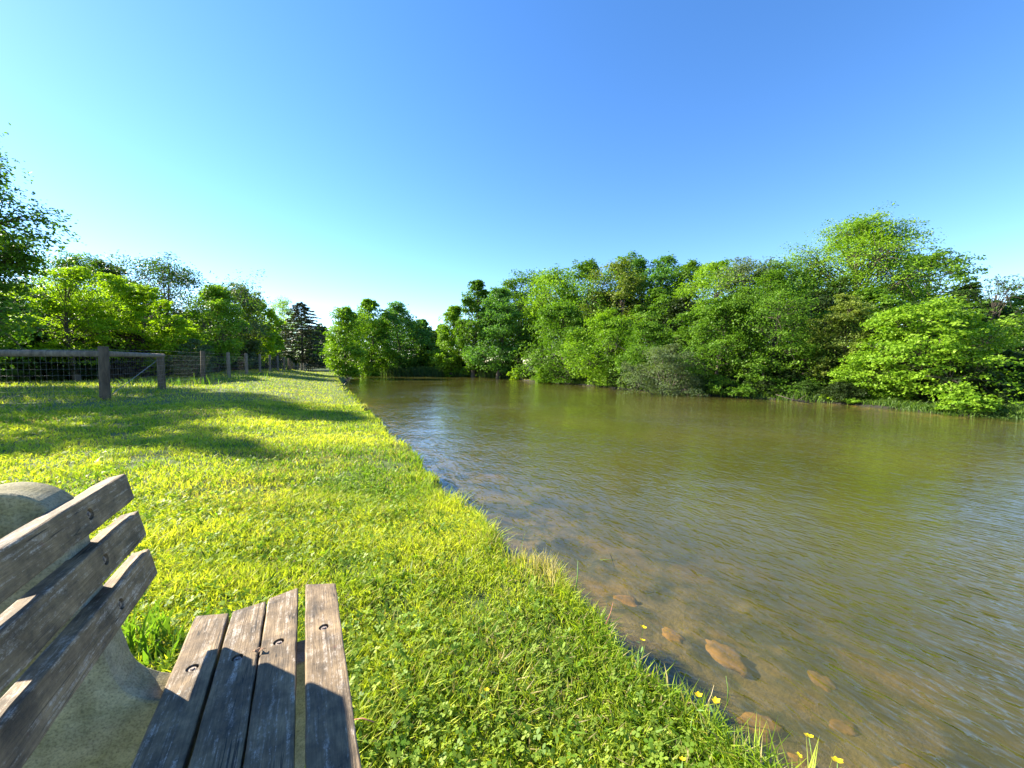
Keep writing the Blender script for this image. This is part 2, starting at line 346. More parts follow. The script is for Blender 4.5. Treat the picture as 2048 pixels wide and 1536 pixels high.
# ------------------------------------------------------------------ trees
def unit(a): return a/(np.linalg.norm(a, axis=-1, keepdims=True)+1e-9)
def leaf_quads(P, Nrm, size, rng, aspect=.62, align=None):
    """rhombic leaves centred on P, facing Nrm"""
    n = len(P); a = unit(rng.normal(size=(n, 3)) if align is None else align+.35*rng.normal(size=(n, 3)))
    t1 = unit(a-(a*Nrm).sum(1, keepdims=True)*Nrm); t2 = np.cross(Nrm, t1)
    s = (size*rng.uniform(.65, 1.3, n))[:, None]
    V = np.stack([P-t1*s*.5, P+t2*s*aspect*.5, P+t1*s*.5, P-t2*s*aspect*.5], 1).reshape(-1, 3)
    return V, np.arange(4*n).reshape(n, 4)
PAL = {   # leaf colours; 'mid' and 'shade' have shade put into them
 'mid':    ((.045, .120, .010), (.160, .285, .030)),  # low end darkened to deepen the shading in the crowns
 'bright': ((.090, .200, .012), (.260, .410, .034)),
 'yellow': ((.170, .300, .014), (.330, .460, .028)),
 'dark':   ((.036, .085, .016), (.085, .150, .028)),
 'blue':   ((.070, .180, .034), (.140, .280, .055)),
 'grey':   ((.090, .135, .060), (.150, .200, .090)),
 'olive':  ((.105, .165, .028), (.210, .260, .045)),
 'shade':  ((.020, .040, .012), (.045, .075, .020)),  # leaf green darkened as if standing in shadow
 'brown':  ((.040, .030, .022), (.085, .065, .045)),
 'spruce': ((.030, .042, .020), (.075, .090, .036)),
}
def crown_env(t, tm, pw=.45):
    t = np.clip(t, 0, 1); return np.where(t < tm, (np.clip(t, .0, 1)/max(tm, 1e-3))**.5*.75+.25, (np.clip(1-t, 0, 1)/(1-tm))**pw)
def build_tree(root, H, Rad, pal, seed, lo=.1, tm=.4, nl=13, ncl=15, nleaf=62, leaf=.13, flat=.4, pw=.45, lean=(0, 0), trunk_r=None, twig=True, spread=1.0, mat_=None, crown_name='crown', trunks=1, core=.25):
    rng = np.random.default_rng(seed); rnd = random.Random(seed)
    tr = trunk_r or .018*H+.03
    axis = lambda z: np.array([lean[0]*z/H+.03*H*math.sin(z/H*5+seed), lean[1]*z/H+.03*H*math.sin(z/H*4+seed*2), z])
    mb = MB(); zt = H*.82
    if trunks == 1:
        k = 9; pts = [axis(zt*i/(k-1)) for i in range(k)]; pts[0] = np.array([pts[0][0], pts[0][1], -.3])
        pts.insert(1, np.array([pts[0][0], pts[0][1], .05])); rads = [tr*1.5, tr*1.35]+[tr*(1-.85*i/(k-1)) for i in range(1, k)]
        mb.tube(pts, rads, 7)
    else:
        for q in range(trunks):
            an = 2*math.pi*q/trunks+seed; off = np.array([math.cos(an), math.sin(an), 0])
            pts = [off*(.06*H/3+.35*Rad*(i/6)**1.1)+np.array([0, 0, -.2+(zt)*i/6]) for i in range(7)]
            mb.tube(pts, [tr*.6*(1-.8*i/6) for i in range(7)], 5)
    nl = max(nl, int(3.6*H*(1-lo)/Rad)); nleaf = int(nleaf*min(1, (22/nl)**.5)) if nl > 22 else nleaf
    PH = [rnd.uniform(0, 6.28) for _ in range(4)]
    en = lambda an, t: 1+.20*np.sin(2*an+PH[0]+3*t)+.17*np.sin(3*an+PH[1]-6*t)+.17*np.sin(11*t+PH[2]+an)
    lobes = []
    for i in range(nl):
        t = (i+.5)/nl; t = min(1, max(0, t+rnd.uniform(-.13, .10))); z = H*(lo+(1-lo)*t*.93)
        an = i*2.39996+rnd.uniform(-.5, .5); e = float(crown_env(np.array(t), tm, pw)*en(an, t))*Rad
        lr = Rad*rnd.uniform(.30, .54)*(.6+.4*e/Rad)
        rr = max(0, e-lr*.75)*rnd.uniform(.62, 1.2)
        c = axis(z)+np.array([math.cos(an)*rr, math.sin(an)*rr, 0]); c[2] = min(c[2], H-lr*.45); lobes.append((c, lr))
    lobes.append((axis(H-Rad*.26), Rad*.3))
    Ps, Ns, Cs = [], [], []; c0, c1 = (np.array(x) for x in PAL[pal])
    for c, lr in lobes:
        sz = max(.25*H*lo, min(c[2]*.72, c[2]-lr*.6)); s0 = axis(max(.1, sz)) if trunks == 1 else np.array([c[0]*.4, c[1]*.4, max(.1, sz)])
        mid = (s0+c)/2+np.array([0, 0, -.08*np.linalg.norm(c-s0)]); rb = tr*.42*(1-c[2]/H*.6)
        mb.tube([s0, mid, c], [rb, rb*.7, rb*.45], 4, False)
        d = unit(rng.normal(size=(ncl, 3))+.75*unit(c-axis(c[2])+1e-3)+np.array([0, 0, .35]))
        cp = c+d*lr*rng.uniform(.55, 1.12, (ncl, 1))*np.array([1, 1, .85])*spread
        cp[:, 2] = np.clip(cp[:, 2], .12, None)
        for j in range(ncl):
            if twig: mb.tube([c, (c+cp[j])/2+np.array([0, 0, .05*lr]), cp[j]], [rb*.35, rb*.22, rb*.08], 3, False)
        cr = lr*.30; ton = rng.uniform(0, 1, (ncl, 1))*.6
        ho = unit((cp-axis(c[2])*np.array([1, 1, 0]))*np.array([1, 1, 0])+.25*rng.normal(size=(ncl, 3))*np.array([1, 1, 0])); lat = np.stack([-ho[:, 1], ho[:, 0], 0*ho[:, 0]], 1)
        ua = rng.uniform(-1, 1, (ncl, nleaf, 1)); ul = np.clip(rng.normal(size=(ncl, nleaf, 1)), -1.6, 1.6)*(1.15-.45*ua); uz = np.clip(rng.normal(size=(ncl, nleaf, 1)), -1.8, 1.8)
        P = (cp[:, None, :]+cr*(ho[:, None, :]*ua*1.35+lat[:, None, :]*ul*.75+np.array([0, 0, 1.])*(uz*flat*.62+.10*ua))).reshape(-1, 3)
        # sprays droop towards their tips
        off = P-np.repeat(cp, nleaf, 0); P[:, 2] -= .35*(off[:, 0]**2+off[:, 1]**2)/max(cr, .01)*.5
        N_ = unit(np.array([0, 0, .9])+.5*np.repeat(d, nleaf, 0)+.62*rng.normal(size=P.shape))
        tt_ = np.clip(np.repeat(ton, nleaf, 0)+rng.uniform(0, .45, (len(P), 1)), 0, 1)
        ok = P[:, 2] > .03; Ps.append(P[ok]); Ns.append(N_[ok]); Cs.append((c0+(c1-c0)*tt_)[ok])
    kf = int(nl*3.0); tq = rng.uniform(.02, .98, kf); an = rng.uniform(0, 6.283, kf); e = crown_env(tq, tm, pw)*en(an, tq)*Rad*rng.uniform(.6, .98, kf)     # single sprays between the boughs
    cp = np.stack([np.cos(an)*e+lean[0]*tq, np.sin(an)*e+lean[1]*tq, H*(lo+(1-lo)*tq*.96)], 1); cr = Rad*.15*rng.uniform(.5, 1.25, (kf, 1, 1)); nlf = int(nleaf*.9)
    ho = np.stack([np.cos(an), np.sin(an), 0*an], 1); lat = np.stack([-ho[:, 1], ho[:, 0], 0*an], 1); ua = rng.uniform(-1, 1, (kf, nlf, 1)); ul = np.clip(rng.normal(size=(kf, nlf, 1)), -1.6, 1.6)*(1.15-.45*ua)
    P = (cp[:, None, :]+cr*(ho[:, None, :]*ua*1.5+lat[:, None, :]*ul*.8+np.array([0, 0, 1.])*(rng.normal(size=(kf, nlf, 1))*flat*.8-.2*ua))).reshape(-1, 3); P[:, 2] = np.where(P[:, 2] > .05, P[:, 2], .05)
    Ps.append(P); Ns.append(unit(np.array([0, 0, .9])+.5*np.repeat(ho, nlf, 0)+.62*rng.normal(size=P.shape))); Cs.append(c0+(c1-c0)*np.clip(np.repeat(rng.uniform(0, .6, (kf, 1)), nlf, 0)+rng.uniform(0, .45, (len(P), 1)), 0, 1))
    for j in range(kf):
        a_ = axis(max(.1, cp[j, 2]*.75)) if trunks == 1 else np.array([cp[j, 0]*.3, cp[j, 1]*.3, cp[j, 2]*.6])
        mb.tube([a_, (a_+cp[j])/2, cp[j]], [tr*.12, tr*.09, tr*.04], 3, False)
    if core:      # leaves deep inside the crown
        k = int(nl*ncl*nleaf*core); tq = rng.uniform(0, 1, k); e = crown_env(tq, tm, pw)*Rad*.8; an = rng.uniform(0, 6.283, k); r_ = np.sqrt(rng.uniform(0, 1, k))*e
        P = np.stack([np.cos(an)*r_+lean[0]*tq, np.sin(an)*r_+lean[1]*tq, H*(lo+(1-lo)*tq*.93)], 1)
        Ps.append(P); Ns.append(unit(rng.normal(size=P.shape)+np.array([0, 0, .6]))); Cs.append(c0+(c1-c0)*rng.uniform(0, .6, (k, 1)))
    P = np.concatenate(Ps); N_ = np.concatenate(Ns); Cc = np.concatenate(Cs)
    V, Fq = leaf_quads(P, N_, leaf, rng)
    link('trunk', mb.mesh('trunk'), M_BARK, root)
    if len(P): link(crown_name, npmesh(crown_name, V, Fq, color=Cc), mat_ or (M_THIN if pal == 'yellow' else M_LEAF), root)
def dup(root, loc, rz, sc, label, group):
    r = root.copy(); col.objects.link(r); r.location = loc; r.rotation_euler = (0, 0, rz); r.scale = sc
    r['label'] = label; r['group'] = group
    for ch in list(root.children):
        c = ch.copy(); col.objects.link(c); c.parent = r
    return r
_seed = [10]
def T(name, label, px, Y, top, wpx, pal, cat='tree', group=None, **kw):
    """a tree seen at column px, Y metres ahead, its top at photo row top, its crown wpx wide"""
    x = at(px, Y); b = gz(x, Y); H = EYE+(727-top)/F*Y-b; Rr = wpx/F*Y/2
    _seed[0] += 1
    if name == 'tall_tree': Rr *= 2.0; kw.setdefault('spread', 1.15); kw.setdefault('pw', .62); kw.setdefault('flat', .6)
    if pal == 'yellow': kw['core'] = .04
    if name == 'broadleaf_tree' and Y > 23: Rr *= 1.32; kw.setdefault('flat', .6); kw.setdefault('pw', .52)
    r = empty(name, (x, Y, b-.02), label, cat, group); kw.setdefault('leaf', max(.085, .0052*Y)); build_tree(r, H, Rr, pal, _seed[0], **kw); return r

# --- right and far bank: front row, left to right
G_FRONT = 'trees along the far bank'
T('broadleaf_tree', 'pale bright green tree at the far left corner of the pond', 692, 42, 615, 84, 'bright', lo=.06, tm=.35, nl=12)
T('broadleaf_tree', 'taller light green tree just right of the tree at the pond corner', 742, 52, 598, 78, 'bright', lo=.05, tm=.5, nl=13)
T('broadleaf_tree', 'rounded bluish green tree in the middle of the group at the head of the pond', 796, 56, 605, 90, 'blue', lo=.05, tm=.45, nl=13)
T('broadleaf_tree', 'lower dark tree right of the rounded tree at the head of the pond', 843, 60, 640, 62, 'mid', lo=.05, tm=.5, nl=10)
T('broadleaf_tree', 'small dark tree farthest back at the head of the pond, lowest of its row', 868, 66, 662, 50, 'dark', lo=.05, tm=.5, nl=9)
T('broadleaf_tree', 'slim light green tree at the left end of the long wood, right of the dip', 905, 50, 615, 66, 'bright', lo=.07, tm=.4, nl=12)
T('broadleaf_tree', 'tall narrow feathery tree behind the reeds, second from the left end of the long wood', 952, 47, 560, 74, 'mid', lo=.08, tm=.5, nl=15)
T('broadleaf_tree', 'tall blue green tree above the right half of the reeds', 1000, 44, 575, 88, 'blue', lo=.08, tm=.5, nl=15)
T('broadleaf_tree', 'leafy green tree reaching down to the water, right of the small round bushes', 1128, 33, 600, 150, 'mid', lo=.03, tm=.3, nl=16, ncl=17)
T('broadleaf_tree', 'light green tree with layered sprays between two dark hollows on the far bank', 1215, 28, 628, 120, 'bright', lo=.05, tm=.4, nl=15, ncl=16)
T('broadleaf_tree', 'green maple with outstretched lower boughs left of the pale grey bush', 1290, 24.5, 640, 120, 'mid', lo=.03, tm=.3, nl=15, ncl=16)
T('water_side_bush', 'pale grey green bush with small leaves hanging over the water', 1335, 20.6, 690, 150, 'grey', cat='bush', lo=.02, tm=.35, nl=14, ncl=18, nleaf=60, leaf=.075, trunks=4)
T('broadleaf_tree', 'dark leafed maple just right of the pale grey bush', 1440, 20.8, 588, 150, 'mid', lo=.04, tm=.4, nl=16, ncl=17)
T('broadleaf_tree', 'broad dark green maple with a domed top in the middle of the far bank', 1540, 19.8, 548, 210, 'mid', lo=.05, tm=.45, nl=20, ncl=18)
T('broadleaf_tree', 'yellowish tree just left of the big bright rounded tree', 1690, 17.6, 585, 128, 'olive', lo=.05, tm=.4, nl=17, ncl=17)
T('broadleaf_tree', 'big bright yellow green rounded tree standing at the water on the right', 1838, 14.9, 600, 232, 'bright', lo=.07, tm=.5, nl=24, ncl=13, nleaf=80, leaf=.11, core=.03, flat=.28)
T('broadleaf_tree', 'low leaning green tree whose boughs touch the water under the yellowish tree', 1740, 15.9, 700, 130, 'bright', lo=.03, tm=.35, nl=12, ncl=15)
# --- back row of the long wood, left to right
T('tall_tree', 'tall tree with a bare limb showing, behind the blue green tree over the reeds', 1042, 50, 548, 90, 'mid', lo=.25, tm=.55, nl=14, core=.1)
T('tall_tree', 'tall tree with an airy top above the small round bushes', 1105, 44, 545, 90, 'bright', lo=.3, tm=.6, nl=13, core=.1)
T('tall_tree', 'tall airy tree behind the leafy tree that reaches down to the water', 1172, 39, 528, 84, 'mid', lo=.3, tm=.6, nl=13, core=.1)
T('tall_tree', 'tall pale topped tree left of the two dark pointed treetops', 1240, 36, 530, 80, 'olive', lo=.3, tm=.6, nl=12, core=.1)
T('tall_tree', 'left one of the two dark pointed treetops in the long wood', 1262, 40, 512, 66, 'blue', lo=.3, tm=.6, nl=11, core=.1)
T('tall_tree', 'right one of the two dark pointed treetops in the long wood', 1322, 38, 508, 66, 'blue', lo=.3, tm=.55, nl=12, core=.15)
T('tall_tree', 'sparse dark tree with sky showing through, right of the two pointed treetops', 1370, 36, 530, 66, 'mid', lo=.3, tm=.5, nl=12, core=.0)
T('tall_tree', 'tall light green tree with a fringed top above the dark leafed maple', 1420, 31, 530, 96, 'bright', lo=.2, tm=.55, nl=14)
T('tall_tree', 'twiggy pale green tree left of the domed maple, standing behind it', 1478, 28, 522, 90, 'grey', lo=.3, tm=.6, nl=13, core=.1)
T('tall_tree', 'loose topped green tree showing over the right shoulder of the domed maple', 1560, 27, 528, 110, 'mid', lo=.3, tm=.6, nl=13, core=.1)
T('great_tree', 'the tallest spreading tree on the right, its crown high above all the others', 1705, 27, 446, 275, 'bright', lo=.36, tm=.45, nl=30, ncl=18, nleaf=95, leaf=.125, core=.1, trunk_r=.30)
T('great_tree', 'dark spreading tree with long level boughs at the right foot of the tallest crown', 1850, 30, 505, 150, 'mid', lo=.5, tm=.4, nl=12, ncl=15, leaf=.17, core=.05, flat=.3)
T('bare_topped_tree', 'thin leaved tree with its dark branches showing, against the sky at the right edge', 1990, 20, 548, 150, 'dark', lo=.3, tm=.6, nl=16, ncl=12, nleaf=16, leaf=.10, core=.0, trunk_r=.14)
T('broadleaf_tree', 'dark tree between the tallest crown and the thin leaved tree at the right edge', 1915, 22, 566, 110, 'dark', lo=.1, tm=.5, nl=14)
T('broadleaf_tree', 'shaded dark tree at the right edge above the little strip of lawn', 2040, 17, 640, 160, 'dark', lo=.08, tm=.4, nl=15)
T('broadleaf_tree', 'shaded dark tree half hidden by the right side of the big bright rounded tree', 1945, 17.5, 660, 130, 'dark', lo=.03, tm=.35, nl=13)
# --- small bushes at the water
T('round_bush', 'small round bright bush alone on the far bank, left one of a pair', 1031, 40, 735, 30, 'yellow', cat='bush', lo=.02, tm=.5, nl=7, ncl=9, nleaf=30, leaf=.16, trunks=3)
T('round_bush', 'small round bright bush on the far bank, right one of a pair', 1083, 33.5, 738, 42, 'bright', cat='bush', lo=.02, tm=.5, nl=8, ncl=9, nleaf=36, leaf=.15, trunks=3)
T('water_side_bush', 'tiny bright bush at the water under the yellowish tree', 1662, 16.4, 789, 30, 'yellow', cat='bush', lo=.05, tm=.5, nl=6, ncl=8, nleaf=26, leaf=.09, trunks=3)
T('water_side_bush', 'tiny pale green bush at the water, left of the bright rounded tree trunk', 1703, 15.5, 796, 26, 'bright', cat='bush', lo=.05, tm=.5, nl=6, ncl=8, nleaf=24, leaf=.08, trunks=3)
T('water_side_bush', 'bright bush with level sprays leaning over the water at the right end of the bank', 1936, 12.4, 783, 86, 'bright', cat='bush', lo=.04, tm=.4, nl=10, ncl=11, nleaf=34, leaf=.085, trunks=4, flat=.25)
T('water_side_bush', 'dark low bush at the water below the domed maple', 1560, 18.3, 762, 110, 'mid', cat='bush', lo=.02, tm=.4, nl=9, ncl=12, nleaf=36, leaf=.10, trunks=3)
T('water_side_bush', 'low green bush trailing on the water right below the pale grey bush', 1455, 19.6, 760, 90, 'mid', cat='bush', lo=.02, tm=.4, nl=9, ncl=12, nleaf=36, leaf=.10, trunks=3)

# --- left side, behind the fence
T('great_tree', 'tall dark tree cut by the left edge of the photo, highest on this side', -115, 13.2, 150, 320, 'mid', lo=.12, tm=.4, nl=34, ncl=24, nleaf=74, leaf=.125, core=.04, trunk_r=.2)
T('broadleaf_tree', 'sunlit yellow green tree next to the tall dark tree at the left edge', 150, 18, 530, 150, 'yellow', lo=.14, tm=.5, nl=17, core=.15)
T('broadleaf_tree', 'sunlit yellow green tree with a pointed top above the near fence post', 225, 19.5, 548, 120, 'yellow', lo=.14, tm=.5, nl=15, core=.15)
T('broadleaf_tree', 'sunlit yellow green tree just left of the dark airy tree on the left side', 292, 21, 568, 130, 'yellow', lo=.13, tm=.45, nl=16, core=.15)
T('tall_tree', 'dark airy round topped tree standing behind the sunlit trees on the left', 340, 30, 527, 120, 'dark', lo=.3, tm=.55, nl=14, core=.1)
T('tall_tree', 'dark tree peeping over the first sunlit tree on the left', 152, 26, 512, 90, 'mid', lo=.3, tm=.5, nl=12, core=.1)
T('tall_tree', 'dark narrow treetop between the sunlit tree and the airy tree on the left', 232, 29, 532, 80, 'dark', lo=.4, tm=.5, nl=9, core=.1)
T('broadleaf_tree', 'low yellow leafed tree hanging over the brace of the fence', 352, 22, 632, 110, 'yellow', lo=.1, tm=.45, nl=13, core=.15)
T('broadleaf_tree', 'hazy light green tree with several thin stems behind the third fence post', 430, 27, 570, 100, 'bright', lo=.12, tm=.5, nl=15, trunks=3, core=.15)
T('tall_tree', 'grey green tree behind and right of the many stemmed hazy tree', 474, 36, 572, 70, 'grey', lo=.2, tm=.55, nl=12)
T('broadleaf_tree', 'yellow green tree between the hazy tree and the willow like tree', 515, 39, 602, 76, 'yellow', lo=.08, tm=.45, nl=13)
T('willow_tree', 'pale yellow willow like tree just left of the dark conifer', 570, 78, 596, 84, 'yellow', lo=.08, tm=.55, nl=13, flat=1.1, leaf=.2)
T('broadleaf_tree', 'small light tree in front of the willow like tree, near the far fence posts', 540, 50, 650, 44, 'bright', lo=.05, tm=.45, nl=10)
T('broadleaf_tree', 'dark tree behind the conifer where the fence ends', 642, 112, 655, 60, 'dark', lo=.02, tm=.4, nl=11)
T('hedge_bush', 'grey green bush with pale leaves over the third fence post', 385, 21.5, 678, 90, 'grey', cat='bush', lo=.02, tm=.5, nl=10, ncl=12, nleaf=40, leaf=.10, trunks=4)

# dark conifer
def conifer(px, Y, top, wpx, label):
    x = at(px, Y); b = gz(x, Y); H = EYE+(727-top)/F*Y-b; Rr = wpx/F*Y/2; rng = np.random.default_rng(77)
    r = empty('conifer_tree', (x, Y, b-.02), label, 'tree'); mb = MB(); mb.tube([(0, 0, -.3), (0, 0, H*.5), (0, 0, H*.97)], [.22, .13, .02], 7)
    Ps, Ns, As = [], [], []
    for k in range(150):
        t = (k+.5)/150; z = H*(.04+.94*t); L = Rr*(1-t)**.62*rng.uniform(.72, 1.12)+.15; an = k*2.39996+rng.uniform(-.3, .3); d = np.array([math.cos(an), math.sin(an), 0])
        pts = [np.array([0, 0, z])+d*L*s+np.array([0, 0, L*(.10*s-.16*s*s)]) for s in (0, .5, 1)]
        mb.tube(pts, [.035, .022, .008], 3, False); m = int(110*(.3+L/Rr))
        s = rng.uniform(.12, 1, m)**.75; side = rng.normal(size=m)*.16*L*(1.15-s)+rng.normal(size=m)*.05; pr = np.array([-d[1], d[0], 0])
        P = np.array([0, 0, z])+d*(L*s)[:, None]+pr*side[:, None]; P[:, 2] += L*(.10*s-.16*s*s)+rng.normal(size=m)*.05
        Ps.append(P); Ns.append(unit(np.array([0, 0, 1.])+.5*rng.normal(size=(m, 3)))); As.append(np.tile(d, (m, 1)))
    P = np.concatenate(Ps); V, Fq = leaf_quads(P, np.concatenate(Ns), .52, rng, .3, np.concatenate(As)); c0, c1 = (np.array(q) for q in PAL['spruce'])
    link('trunk', mb.mesh('trunk'), M_BARK, r); link('crown', npmesh('crown', V, Fq, color=c0+(c1-c0)*rng.uniform(0, 1, (len(P), 1))), M_NEEDLE, r)
conifer(606, 66, 604, 165, 'dark conifer with level layered boughs at the far end of the fence')

# --- the wood behind: trees hardly told apart, copies of four
protos = []
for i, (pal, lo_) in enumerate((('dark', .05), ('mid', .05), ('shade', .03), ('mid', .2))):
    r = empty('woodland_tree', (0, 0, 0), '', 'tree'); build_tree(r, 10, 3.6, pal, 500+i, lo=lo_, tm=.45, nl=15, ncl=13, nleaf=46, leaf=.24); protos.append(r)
used_p = set()
def fill(px, Y, top, wsc, label, group, k, far_=False):
    x = at(px, Y); b = gz(x, Y); H = EYE+(727-top)/F*Y-b; s = H/10; ww = max(.5, wsc*Y/F/7.2)
    if k in used_p: dup(protos[k], (x, Y, b-.05), random.Random(px*7+k).uniform(0, 6), (ww, ww, s), label, group)
    else:
        p = protos[k]; p.location = (x, Y, b-.05); p.scale = (ww, ww, s); p['label'] = label; p['group'] = group; used_p.add(k)
LB = 'dark tree deep in the wood, mostly hidden behind the trees of the far bank'
for i, (px, Y, top, wd) in enumerate([(715, 62, 640, 80), (770, 70, 630, 90), (820, 72, 640, 80), (868, 80, 668, 70), (930, 60, 640, 90), (985, 56, 610, 90), (1040, 55, 600, 100), (1085, 50, 590, 110),
        (1140, 46, 590, 110), (1195, 42, 580, 120), (1250, 38, 575, 120), (1310, 33, 580, 130), (1365, 31, 590, 140), (1405, 27, 610, 150), (1480, 26, 580, 150), (1560, 25, 570, 160), (1620, 23, 580, 150), (1665, 24, 560, 150),
        (1730, 22, 580, 170), (1800, 21, 600, 170), (1880, 21, 600, 170), (1960, 23, 600, 160), (2040, 24, 590, 170), (2120, 20, 600, 200), (1250, 29, 690, 120), (1390, 23.5, 690, 120), (1620, 20, 680, 130), (1900, 16.5, 700, 140), (2010, 15, 700, 140),
        (2200, 18, 560, 240), (2330, 15, 560, 260)]):
    fill(px, Y, top, wd, LB, 'trees deep in the wood behind the pond', (0, 1, 2, 0, 1, 2, 3)[i % 7])
LL = 'dark tree in the thicket behind the fence, mostly hidden by the sunlit trees'
for i, (px, Y, top, wd) in enumerate([(40, 26, 560, 160), (130, 30, 590, 150), (210, 34, 600, 140), (290, 36, 610, 140), (370, 38, 620, 130), (430, 44, 620, 110), (500, 50, 635, 100), (560, 72, 645, 90), (610, 90, 660, 80), (655, 125, 672, 90),
        (-60, 24, 560, 220), (-420, 22, 380, 300)]):
    fill(px, Y, top, wd, LL, 'trees in the thicket behind the fence', (2, 0, 1)[i % 3])

# --- shady brush under the left wood: copies of three
bp = []
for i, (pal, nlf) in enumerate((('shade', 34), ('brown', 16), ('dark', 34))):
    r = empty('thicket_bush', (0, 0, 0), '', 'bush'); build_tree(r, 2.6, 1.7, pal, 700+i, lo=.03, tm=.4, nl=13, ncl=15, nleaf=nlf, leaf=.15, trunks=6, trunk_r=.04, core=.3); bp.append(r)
LBU = 'shaded tangled bush at the edge of the thicket behind the fence'
k = 0
for j, (px, Y) in enumerate([(-60, 17.5), (0, 18.2), (45, 17.6), (95, 19), (140, 18.4), (185, 20.2), (225, 20), (265, 22.5), (300, 22.8), (335, 25), (372, 26.5), (402, 29), (435, 31.5), (462, 34), (490, 37), (520, 41), (548, 46), (580, 62), (612, 84), (636, 112),
        (20, 21), (110, 22.5), (200, 24.5), (280, 27), (350, 31)]):
    q = bp[(0, 1, 2, 1, 0)[j % 5]]; x = at(px, Y); b = gz(x, Y); s = random.Random(j).uniform(.85, 1.15)
    if j >= 20: s *= 1.25
    if (0, 1, 2, 1, 0)[j % 5] in [v for v in range(3) if bp[v].get('placed')]: dup(q, (x, Y, b-.03), j*1.3, (s, s, s*.95), LBU, 'bushes at the edge of the thicket')
    else: q.location = (x, Y, b-.03); q.scale = (s, s, s*.95); q['label'] = LBU; q['group'] = 'bushes at the edge of the thicket'; q['placed'] = 1
for q in bp: del q['placed']
T('great_tree', 'tall shade tree outside the left edge of the photo', -600, 10.2, -110, 330, 'mid', lo=.45, tm=.5, nl=18, ncl=12, nleaf=34, leaf=.15, core=.0, trunk_r=.22)
LBR = 'shaded undergrowth bush under the trees of the far bank'
for j, (px, Y) in enumerate([(1110, 37), (1160, 33), (1205, 30), (1250, 27), (1300, 25), (1385, 22.3), (1425, 22), (1490, 21), (1590, 19.5), (1625, 18.9), (1665, 18.5), (1715, 17.4), (1770, 17), (1860, 15.6), (1900, 14.4), (1960, 14.6), (2020, 14.2), (2080, 14), (2150, 14), (880, 58), (930, 54), (985, 50), (700, 58), (750, 60), (800, 62), (840, 62), (1030, 46)]+[(p, 1.65*F/(float(np.interp(p, [q[0] for q in far_px], [q[1] for q in far_px]))-727)+.55) for p in range(1120, 1640, 38)]+[(1052, 39), (1060, 41), (1045, 43), (1690, 15.9), (1985, 13.2)]):
    x = at(px, Y); b = gz(x, Y); s = random.Random(j+50).uniform(.7, 1.0)*(1 if j < 27 else .45)
    dup(bp[(0, 2, 0)[j % 3]], (x, Y, b-.03), j*1.7, (s, s, s*.9), LBR, 'undergrowth on the far bank')

# ------------------------------------------------------------------ reeds along the head of the pond (nobody could count them)
def blades(X, Y, Z, h, wd, rng, lean=.35, colr=None, tri=False):
    n = len(X); an = rng.uniform(0, 6.283, n); la = rng.uniform(0, 6.283, n); ln = h*lean*rng.uniform(.2, 1.3, n)
    B = np.stack([X, Y, Z], 1); s = np.stack([np.cos(an), np.sin(an), 0*an], 1)*(wd*.5)[:, None]; L = np.stack([np.cos(la), np.sin(la), 0*la], 1)*ln[:, None]
    up = np.array([0, 0, 1.])*h[:, None]
    if tri:
        V = np.stack([B-s, B+s, B+up*.95+L], 1).reshape(-1, 3); c = np.repeat(colr, 3, 0); c[0::3] *= .8; c[1::3] *= .8
        return V, None, np.arange(3*n).reshape(n, 3), c
    m = B+up*.58+L*.35; V = np.stack([B-s*.8, B+s*.8, m+s, m-s, B+up*.93+L], 1).reshape(-1, 3); i = np.arange(n)*5
    return V, np.stack([i, i+1, i+2, i+3], 1), np.stack([i+3, i+2, i+4], 1), np.repeat(colr, 5, 0)
rng = np.random.default_rng(5)
n = 9000; t = rng.uniform(0, 1, n)
rp = np.array([onz(px, py, WZ)[:2] for px, py in [(690, 747.5), (770, 750), (900, 752), (1018, 756)]]); seg = np.interp(t, [0, .25, .7, 1], [0, 1, 2, 3]); i0 = np.clip(seg.astype(int), 0, 2); fr_ = (seg-i0)[:, None]
P = rp[i0]*(1-fr_)+rp[i0+1]*fr_; P = P+np.array([.1, 1.])*rng.uniform(-.5, 2.6, (n, 1)); h = rng.uniform(.75, 1.25, n)*(.8+.5*vnoise(P[:, 0], P[:, 1], 2.5, 9))
c0, c1 = np.array((.045, .095, .03)), np.array((.11, .18, .05)); cc = c0+(c1-c0)*rng.uniform(0, 1, (n, 1))
V, Fq, Ft, cc = blades(P[:, 0], P[:, 1], np.full(n, WZ-.1), h+.1, np.full(n, .07), rng, .25, cc)
tag(link('reeds', npmesh('reeds', V, Fq, Ft, color=cc), M_GRASS), 'band of dark green reeds along the water at the head of the pond', 'reeds', kind='stuff')

